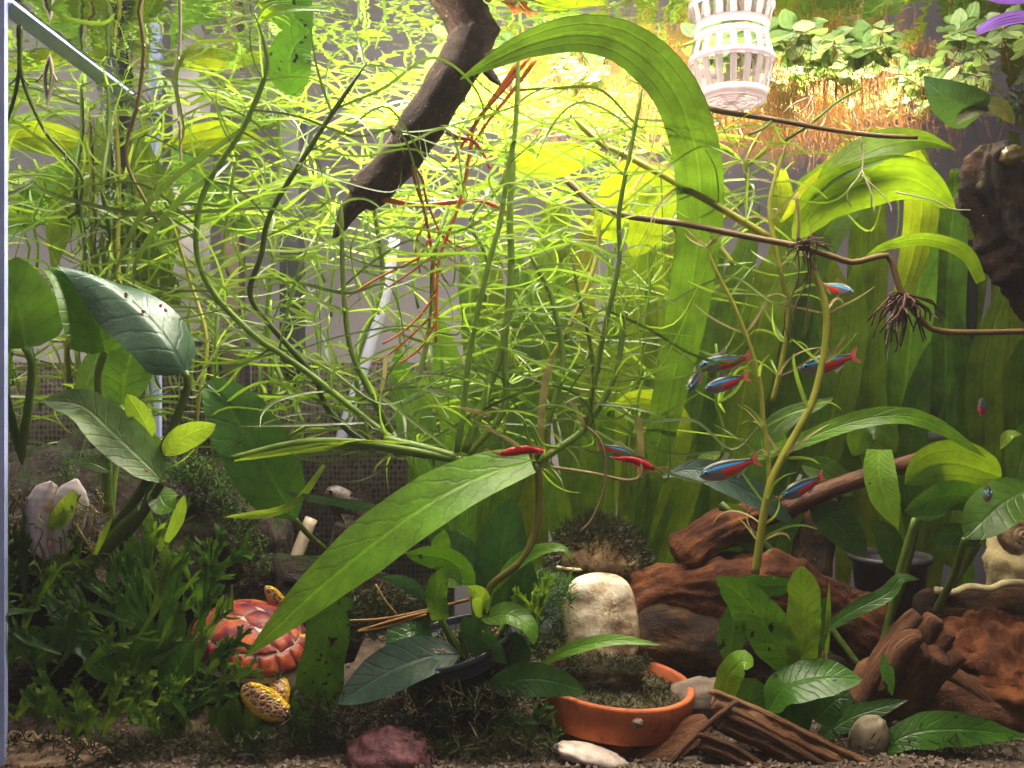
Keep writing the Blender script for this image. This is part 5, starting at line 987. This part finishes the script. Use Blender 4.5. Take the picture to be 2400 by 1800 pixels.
for s in (-1, 1):
    for a, b in ((-.62, -.18), (-.18, .18), (.18, .54)):
        poly('scute', [(a, s*.21), ((a+b)/2, s*.24), (b, s*.21), (b, s*math.sqrt(.62-b*b)), (a*.5+b*.5, s*math.sqrt(.625-((a+b)/2)**2)), (a, s*math.sqrt(.62-a*a))])
    poly('scute', [(.54, s*.25), (.76, s*.2), (.68, s*.4), (.54, s*.577)]); poly('scute', [(-.62, s*.23), (-.76, s*.2), (-.7, s*.36), (-.62, s*.49)])
for i in range(18):
    a0, a1 = 6.28318*i/18, 6.28318*(i+1)/18; poly('scute', [(math.cos(a)*r, math.sin(a)*r) for a, r in ((a0, .80), ((a0+a1)/2, .8), (a1, .80), (a1, .985), ((a0+a1)/2, .985), (a0, .985))])
def flipmat():
    t = NT('turtle_flipper_paint'); pos = t.pos(); v = t.n('ShaderNodeTexVoronoi', feature='DISTANCE_TO_EDGE'); v.inputs['Scale'].default_value = 3.2; t.link(pos, v.inputs['Vector'])
    n = t.noise(pos, .8, 2); uv = t.coord('UV'); sp = t.n('ShaderNodeSeparateXYZ'); t.link(uv, sp.inputs[0]); e = t.math('MULTIPLY', t.math('SUBTRACT', t.math('ABSOLUTE', t.math('MULTIPLY_ADD', sp.outputs[0], 2, -1)), .45), 5, clamp=True)
    sc_ = t.mix(t.math('MULTIPLY', v.outputs['Distance'], 9, clamp=True), (.75, .55, .32), (.26, .085, .03)); c = t.mix(e, sc_, (.66, .40, .015))
    return t.done(t.prin(c, .35, .5, t.bump(t.math('MULTIPLY', v.outputs['Distance'], 3, clamp=True), .6, .12)))
fm = flipmat()
def flipper(name, pts, w, th):
    mb = MB(); c = [Vector(p) for p in catmull(to3(pts), 14)]; vs = []; uvs = []
    for i, p in enumerate(c):
        t_ = i/14; tg = (c[min(14, i+1)]-c[max(0, i-1)]).normalized(); sd = tg.cross((VIEW-p).normalized()).normalized(); nm = sd.cross(tg); h = w*62/F/2*interp([(0, .55), (.25, .9), (.5, 1), (.8, .75), (.95, .45), (1, .12)], t_)
        for k in range(12): a = 6.28318*k/12; vs.append(p+sd*math.cos(a)*h+nm*math.sin(a)*th*(.3+.7*(1-t_))); uvs.append((math.cos(a)*.5+.5, t_))
    mb.add(vs, [(i*12+k, i*12+(k+1) % 12, (i+1)*12+(k+1) % 12, (i+1)*12+k) for i in range(14) for k in range(12)]+[tuple(range(14*12, 15*12))], uvs); mb.build(name, fm, tt)
flipper('front_flipper', [(672, 1672, 58.6), (640, 1660, 58.4), (602, 1634, 58.2), (568, 1608, 58)], 66, .42); flipper('flipper_arm', [(648, 1580, 60), (656, 1620, 59.2), (660, 1665, 58.8)], 46, .4); flipper('front_flipper', [(690, 1460, 64.5), (660, 1425, 64), (640, 1395, 63.6), (622, 1374, 63.4)], 42, .4)
flipper('rear_flipper', [(500, 1540, 61.5), (480, 1555, 61), (458, 1568, 60.6)], 34, .25); flipper('head', [(700, 1500, 62.5), (725, 1515, 62), (745, 1530, 61.6)], 50, .8)
flipper('tail', [(475, 1430, 65), (462, 1410, 65), (452, 1398, 65)], 16, .15)

# ------------------------------------------------------------------ mussel shell
def musselmat():
    t = NT('mussel_shell'); pos = t.pos(); uv = t.coord('UV'); sp = t.n('ShaderNodeSeparateXYZ'); t.link(uv, sp.inputs[0]); n = t.noise(pos, .8, 4)
    c = t.ramp(n, [(.35, (.62, .50, .50)), (.55, (.74, .66, .70)), (.7, (.60, .36, .22))]); w = t.math('SINE', t.math('MULTIPLY', sp.outputs[1], 60)); return t.done(t.prin(c, .25, .6, t.bump(w, .12, .05), Subsurface_Weight=.15))
ms = thing('mussel_shell', 'white and tan mussel shell standing upright behind tangled roots', 'shell', (130, 1315, 58.6)); mmat = musselmat()
for pts, w, dd in ([(116, 1312, 58.4), (100, 1230, 57.8), (108, 1160, 57.9), (122, 1128, 58.2)], 88, 1), ([(140, 1305, 58.8), (150, 1230, 58.2), (168, 1160, 58.2), (180, 1122, 58.6)], 92, 1):
    mb = MB(); leafmb(mb, pts, w, [(0, .3), (.1, .7), (.35, 1), (.7, .95), (.9, .6), (1, .1)], 0, -.75, 0, 8, 20, 10); o = mb.build('valve', mmat, ms); sd = o.modifiers.new('solid', 'SOLIDIFY'); sd.thickness = .12
blob(ms, 'beak', (126, 1148, 58.6), (.3, .25, .35), plain('tan_crust', (.42, .28, .17), .8, .4, 3, .6), amp=.3, seed=4)

# ------------------------------------------------------------------ net cup
def cupmat():
    t = NT('frosted_plastic'); n = t.noise(t.pos(), 2, 3); ps = t.prin((.86, .80, .84), .3, .5, t.bump(n, .1, .05)); tr = t.n('ShaderNodeBsdfTranslucent'); tr.inputs[0].default_value = (.9, .74, .82, 1); mx = t.n('ShaderNodeMixShader'); mx.inputs[0].default_value = .45; t.link(ps, mx.inputs[1]); t.link(tr.outputs[0], mx.inputs[2])
    tp = t.n('ShaderNodeBsdfTransparent'); m2 = t.n('ShaderNodeMixShader'); m2.inputs[0].default_value = .32; t.link(mx.outputs[0], m2.inputs[1]); t.link(tp.outputs[0], m2.inputs[2]); return t.done(m2.outputs[0])
cm = cupmat(); CC = P(1714, 105, 62); CC.z = WZ-.12
CH = 4.4
cup = thing('net_cup', 'pale pink slotted plastic net cup at the surface, upper half shaped as its reflection', 'cup', CC-Vector((0, 0, CH)))
def crad(z): return interp([(-CH, 2.12), (-CH*.42, 2.68), (-CH*.36, 2.72), (-.6, 2.45), (0, 2.3)], z)  # upper half tapers in to model the cup's mirror image in the surface
def ringof(z0, z1, nm, out=.1):
    mb = MB(); lathe(mb, [(crad(z0)-.06, z0), (crad(z0)+out, z0), (crad(z1)+out, z1), (crad(z1)-.06, z1), (crad(z0)-.06, z0)], CC, 48); mb.build(nm, cm, cup)
ringof(0, -.45, 'rim'); ringof(-CH*.34, -CH*.44, 'band', .13); ringof(-CH*.84, -CH*.985, 'base_rim')
for i in range(18):
    a = 6.28318*i/18; mb = MB(); vs = []; zs = [-.4-(CH*.46)*q/3 for q in range(4)]+[-CH*.44-(CH*.41)*q/3 for q in range(1, 4)]
    for z in zs:
        for da, dr in ((-.085, -.03), (.085, -.03), (.085, .08), (-.085, .08)):
            r = crad(z)+dr; vs.append(CC+Vector((r*math.cos(a+da), r*math.sin(a+da), z)))
    mb.add(vs, [(j*4+k, j*4+(k+1) % 4, j*4+4+(k+1) % 4, j*4+4+k) for j in range(len(zs)-1) for k in range(4)]); mb.build('rib', cm, cup)
for q in range(4):
    r = .3+.5*q; mb = MB(); lathe(mb, [(r, -CH), (r+.22, -CH), (r+.22, -CH+.12), (r, -CH+.12), (r, -CH)], CC, 40); mb.build('base_ring', cm, cup)
for i in range(8):
    a = 6.28318*i/8+.2; mb = MB(); box(mb, (0, -.1, -CH+.02), (2.1, .1, -CH+.15)); m = Matrix.Translation(CC) @ Matrix.Rotation(a, 4, 'Z'); mb.v = [tuple(m @ Vector(v)) for v in mb.v]; mb.build('base_spoke', cm, cup, True)

# ------------------------------------------------------------------ fish
def fishmat():
    t = NT('tetra_skin'); uv = t.coord('UV'); sp = t.n('ShaderNodeSeparateXYZ'); t.link(uv, sp.inputs[0]); u, v = sp.outputs[0], sp.outputs[1]   # u: nose 0 to tail 1, v: belly 0 to back 1
    n = t.noise(t.coord('Object'), 14, 4); vv = t.math('ADD', v, t.math('MULTIPLY', u, .06))
    c = t.ramp(v, [(.12, (.34, .27, .23)), (.40, (.17, .12, .12)), (.62, (.07, .065, .06)), (.85, (.022, .028, .02))])
    rd = t.math('MULTIPLY', t.math('MULTIPLY', t.math('SUBTRACT', u, .36), 9, clamp=True), t.math('MULTIPLY', t.math('SUBTRACT', .60, vv), 12, clamp=True)); c = t.mix(rd, c, (.72, .022, .02))
    st = t.math('MULTIPLY', t.math('MULTIPLY', t.math('SUBTRACT', .085, t.math('ABSOLUTE', t.math('SUBTRACT', vv, .70))), 22, clamp=True), t.math('MULTIPLY', t.math('SUBTRACT', .86, u), 10, clamp=True)); c = t.mix(st, c, (.04, .42, 1.0))
    g = t.math('MULTIPLY_ADD', n, .3, .85); o = t.n('ShaderNodeVectorMath', operation='SCALE'); t.link(c, o.inputs[0]); t.link(g, o.inputs['Scale'])
    return t.done(t.prin(o.outputs[0], t.math('MULTIPLY_ADD', st, -.1, .34), .6, t.bump(n, .15, .01), Metallic=t.math('MULTIPLY', st, .35)))
fsk = fishmat(); finr = softmat('fin_red', (.6, .04, .03), None, .5, .4); finc = softmat('fin_clear', (.30, .28, .25), None, .6, .3); eyem = plain('fish_eye', (.006, .006, .008), .08, .1); ring = plain('fish_iris', (.18, .42, .55), .2, .2)
def make_tetra():
    r = bpy.data.objects.new('neon_tetra', None); col.objects.link(r); BASE[r.name] = Matrix.Identity(4)
    prof = [(0, .012, .015), (.04, .06, .035), (.10, .095, .055), (.2, .135, .072), (.32, .155, .078), (.45, .148, .07), (.58, .12, .054), (.70, .085, .036), (.80, .058, .022), (.86, .05, .015), (.89, .05, .010)]
    mb = MB(); n = 16; vs = []; uvs = []
    for (u, h, w) in prof:
        for k in range(n):
            a = 6.28318*k/n; z = math.sin(a); y = math.cos(a); vs.append((.5-u, y*w, z*h*(.95 if z > 0 else 1.05)-.01*u)); uvs.append((u/.9, z*.5+.5))
    m = len(prof); mb.add(vs, [(j*n+k, j*n+(k+1) % n, (j+1)*n+(k+1) % n, (j+1)*n+k) for j in range(m-1) for k in range(n)]+[tuple(range(n)), tuple(range((m-1)*n, m*n))[::-1]], uvs); mb.build('body', fsk, r)
    def fin(name, pts, mat, y=0): mb = MB(); mb.add([(a, y, b) for a, b in pts], [tuple(range(len(pts)))]); mb.build(name, mat, r, True)
    fin('tail_fin', [(-.37, .045), (-.37, -.05), (-.46, -.12), (-.53, -.15), (-.47, -.02), (-.53, .13), (-.46, .1)], softmat('tail_fin_skin', (.45, .10, .08), None, .55, .4)); fin('dorsal_fin', [(.12, .138), (.0, .125), (-.07, .19), (-.02, .24)], finc); fin('anal_fin', [(-.05, -.14), (-.26, -.075), (-.25, -.12), (-.09, -.215)], finc)
    for s in (-1, 1):
        fin('pectoral_fin', [(.22, -.10), (.17, -.105), (.10, -.19), (.15, -.18)], finc, s*.05)
        mb = MB(); blobmb(mb, Vector((.405, s*.046, .025)), (.038, .014, .038), 0, nu=14, nv=8); o = mb.build('eye', ring, r); mb = MB(); blobmb(mb, Vector((.405, s*.055, .025)), (.024, .012, .024), 0, nu=12, nv=8); mb.build('pupil', eyem, o)
    return r
def copytree(o, parent=None):
    c = o.copy(); col.objects.link(c)
    if parent is not None: c.parent = parent
    for ch in list(o.children): copytree(ch, c)
    return c
def orient(o, head, tail, size=None, roll=0):
    h, t_ = P(*head), P(*tail); x = (h-t_); ln = size or x.length/1.02; x.normalize(); up = Vector((0, 0, 1)); y = up.cross(x).normalized(); z = x.cross(y)
    o.matrix_world = Matrix.Translation((h+t_)/2) @ Matrix((x, y, z)).transposed().to_4x4() @ Matrix.Rotation(roll, 4, 'X') @ Matrix.Scale(ln, 4)
kids = {}
proto = make_tetra(); protos = [proto]
TET = [('neon tetra topmost of the trio left of the slender yellow stem', (1638, 858, 61), (1762, 834, 61.4)), ('neon tetra below the topmost one of the trio', (1652, 912, 60.6), (1755, 878, 61.4)), ('neon tetra seen from behind at the left of the trio', (1612, 915, 61.2), (1652, 855, 63.6)),
       ('neon tetra swimming behind the sturdy yellow stem', (1872, 866, 62.4), (2010, 830, 62.8)), ('neon tetra facing right under the brown runner', (2002, 685, 62), (1918, 664, 64.2)), ('large neon tetra with bright blue stripe above the pale leaf', (1638, 1116, 60), (1780, 1072, 60.4)),
       ('neon tetra in front of the brown stick', (1830, 1166, 62), (1932, 1112, 63)), ('neon tetra facing right above the right-hand shrimp', (1500, 1072, 62.4), (1400, 1040, 63)), ('neon tetra seen tail-on beside the filter at the right', (2304, 950, 69), (2296, 956, 65.4)), ('neon tetra facing the glass over the right broad leaf', (2318, 1160, 61.5), (2305, 1148, 65))]
def retree(src, name_=None): return copytree(src)
for i, (lab, h, tl_) in enumerate(TET):
    o = proto if i == 0 else copytree(proto); tag(o, lab, 'fish', 'neon tetras'); orient(o, h, tl_)
# pleco on the bark
def plecomat():
    t = NT('pleco_skin'); w = t.n('ShaderNodeTexNoise'); w.inputs['Scale'].default_value = 3.4; w.inputs['Detail'].default_value = .5; w.inputs['Distortion'].default_value = 1.2; t.link(t.pos(), w.inputs['Vector'])
    f = t.math('PINGPONG', t.math('MULTIPLY', w.outputs[0], 6), .5); c = t.ramp(f, [(.10, (.17, .12, .11)), (.26, (.012, .008, .008))]); return t.done(t.prin(c, .5, .3, t.bump(f, .2, .05)))
pl = thing('pleco', 'brown pleco with maze pattern resting above the bark ledge', 'fish', (790, 1230, 66)); pm = plecomat()
log(pl, 'body', [(762, 1162, 65.2, 12), (778, 1160, 65.3, 24), (805, 1178, 65.6, 32), (845, 1215, 66, 30), (900, 1265, 66.6, 20), (950, 1305, 67, 10)], pm, .03, .5, .02, n=26, ns=20, endcap=.3)
leaf(pl, [(815, 1170, 65), (850, 1165, 65.2), (880, 1195, 65.4)], 50, 'lance', pm, name='dorsal_fin'); leaf(pl, [(800, 1205, 64.6), (840, 1235, 64.4), (860, 1265, 64.4)], 34, 'lance', pm, name='pectoral_fin'); blob(pl, 'eye', (774, 1152, 64.7), (.14, .1, .14), eyem, amp=0)

# ------------------------------------------------------------------ shrimps
shm = softmat('shrimp_red', (.50, .018, .022), (.6, .03, .03), .3, .25, .3); shl = softmat('shrimp_leg', (.42, .10, .06), (.5, .14, .08), .5, .4)
def make_shrimp():
    r = bpy.data.objects.new('red_shrimp', None); col.objects.link(r)
    path = [(.5, -.02, .02), (.42, 0, .06), (.3, .02, .085), (.15, .03, .095), (0, .035, .085), (-.14, .02, .075), (-.27, -.015, .06), (-.38, -.05, .042), (-.46, -.06, .03)]
    mb = MB(); vs = []; n = 12; k_ = catmull([(a, b, c) for a, b, c in path], 32)
    for i, (x, z, rad) in enumerate(k_):
        seg = 1+.07*math.sin(i*2.1) if i > 12 else 1
        for k in range(n): a = 6.28318*k/n; vs.append((x, math.cos(a)*rad*.72*seg, z+math.sin(a)*rad*seg))
    mb.add(vs, [(j*n+k, j*n+(k+1) % n, (j+1)*n+(k+1) % n, (j+1)*n+k) for j in range(32) for k in range(n)]+[tuple(range(n)), tuple(range(32*n, 33*n))[::-1]]); mb.build('body', shm, r)
    def tb(name, pts, r0, m): mb = MB(); p3 = [Vector(p) for p in pts]; tubemb(mb, p3, -r0, -r0*.5, n=8, ns=5); mb.build(name, m, r)
    tb('rostrum', [(.46, 0, .03), (.58, 0, .05)], .016, shm)
    for s in (-1, 1):
        tb('antenna', [(.48, s*.02, .0), (.62, s*.06, .09), (.74, s*.12, .14), (.82, s*.18, .12)], .006, shl); tb('antenna', [(.48, s*.02, -.02), (.6, s*.05, -.04), (.72, s*.1, -.1)], .006, shl); tb('eye', [(.43, s*.04, .03), (.45, s*.075, .045)], .022, eyem)
        for q in range(5): x = .34-q*.07; tb('leg', [(x, s*.03, -.06), (x+.04, s*.08, -.12), (x+.02, s*.1, -.2)], .010, shl)
        for q in range(4): x = -.04-q*.09; tb('swimmeret', [(x, s*.03, -.05), (x-.03, s*.05, -.12)], .016, shl)
    for s in (-1, 0, 1): mb = MB(); mb.add([(-.45, s*.015, -.06), (-.56, s*.05-.02, -.06), (-.6, s*.07, -.07), (-.56, s*.05+.03, -.07)], [(0, 1, 2, 3)]); mb.build('tail_fan', shl, r, True)
    return r
s0 = make_shrimp()
for i, (lab, h, tl_) in enumerate([('red shrimp walking on the runner at the central knot', (1168, 1066, 59.4), (1286, 1050, 59.6)), ('red shrimp head right below the tetra in the centre', (1536, 1100, 60.4), (1438, 1066, 60.6)), ('tiny red shrimp at the left edge behind the leaf stalk', (55, 990, 63), (15, 988, 63.4))]):
    o = s0 if i == 0 else copytree(s0); tag(o, lab, 'shrimp', 'red shrimps'); orient(o, h, tl_)

# ------------------------------------------------------------------ snails
def snail(label, at, r, mat, spin=0, group=None):
    c = P(*at); t = thing('snail', label, 'snail', at, group); mb = MB(); pts = []; N = 44
    vs = []; n = 10
    for i in range(N+1):
        u = i/N; a = u*2.6*6.283+spin; rr_ = r*(.08+.55*u**1.3); cen = Vector((math.cos(a)*rr_, -r*.55*(1-u), math.sin(a)*rr_)); tr_ = r*(.08+.42*u**1.2); rd = Vector((math.cos(a), 0, math.sin(a)))
        for k in range(n): b = 6.28318*k/n; vs.append(c+cen+rd*math.cos(b)*tr_+Vector((0, 1, 0))*math.sin(b)*tr_)
    mb.add(vs, [(j*n+k, j*n+(k+1) % n, (j+1)*n+(k+1) % n, (j+1)*n+k) for j in range(N) for k in range(n)]+[tuple(range(N*n, N*n+n))]); mb.build('shell', mat, t); return t
pink = plain('pink_snail', (.50, .20, .18), .3, .3, 4, .2)
snail('brown snail with a round striped shell on the limestone at the right edge', (2385, 1248, 68), 1.5, plain('brown_snail', (.32, .17, .09), .25, .6, 1.6, .15, c2=(.62, .42, .26)), 1.0)
for lab, x, y, d in [('topmost pink speck snail on the glossy left leaf', 297, 688, 56.9), ('pink speck snail furthest down the glossy left leaf', 336, 729, 56.8), ('pink speck snail near the right rim of the glossy leaf', 388, 727, 56.8), ('pink speck snail in the middle of the glossy leaf', 378, 716, 56.8), ('pink snail at the stalk of the pale left leaf', 342, 1102, 56.8), ('pink speck snail on the white mussel shell', 115, 1277, 57.2)]:
    snail(lab, (x, y, d), .13 if y != 1277 else .22, pink, x, 'small pink snails')
for lab, cx, cy, d in [('food crumbs on the crypt leaf facing the camera', 1148, 1482, 58.8), ('food crumbs on the grey crypt leaf', 1030, 1530, 58.6)]:
    t = thing('crumbs', lab, 'crumbs', (cx, cy, d))
    for q in range(5): blob(t, 'crumb', (cx+R(-18, 18), cy+R(-10, 10), d), (.1, .1, .08), plain('crumb_tan', (.46, .24, .16), .8, .3, 4, .4), amp=.4, seed=q, nu=8, nv=6)

# ------------------------------------------------------------------ thin haze added round the scene for a glow near the lamp
HD = 0.00022
mb = MB(); box(mb, (-145, -62, -3), (145, 99, 49.6))
hz = mb.build('haze', None, None, True)
m = bpy.data.materials.new('glow_haze'); m.use_nodes = True; nt = m.node_tree; nt.nodes.clear()
oo = nt.nodes.new('ShaderNodeOutputMaterial'); pv = nt.nodes.new('ShaderNodeVolumePrincipled'); pv.inputs['Color'].default_value = (.93, .93, .96, 1); pv.inputs['Density'].default_value = HD; pv.inputs['Anisotropy'].default_value = .2
nt.links.new(pv.outputs[0], oo.inputs['Volume']); hz.data.materials.append(m); tag(hz, 'thin haze added around the whole scene for glow near the lamp', 'haze', kind='stuff')
sc.cycles.volume_bounces = 0
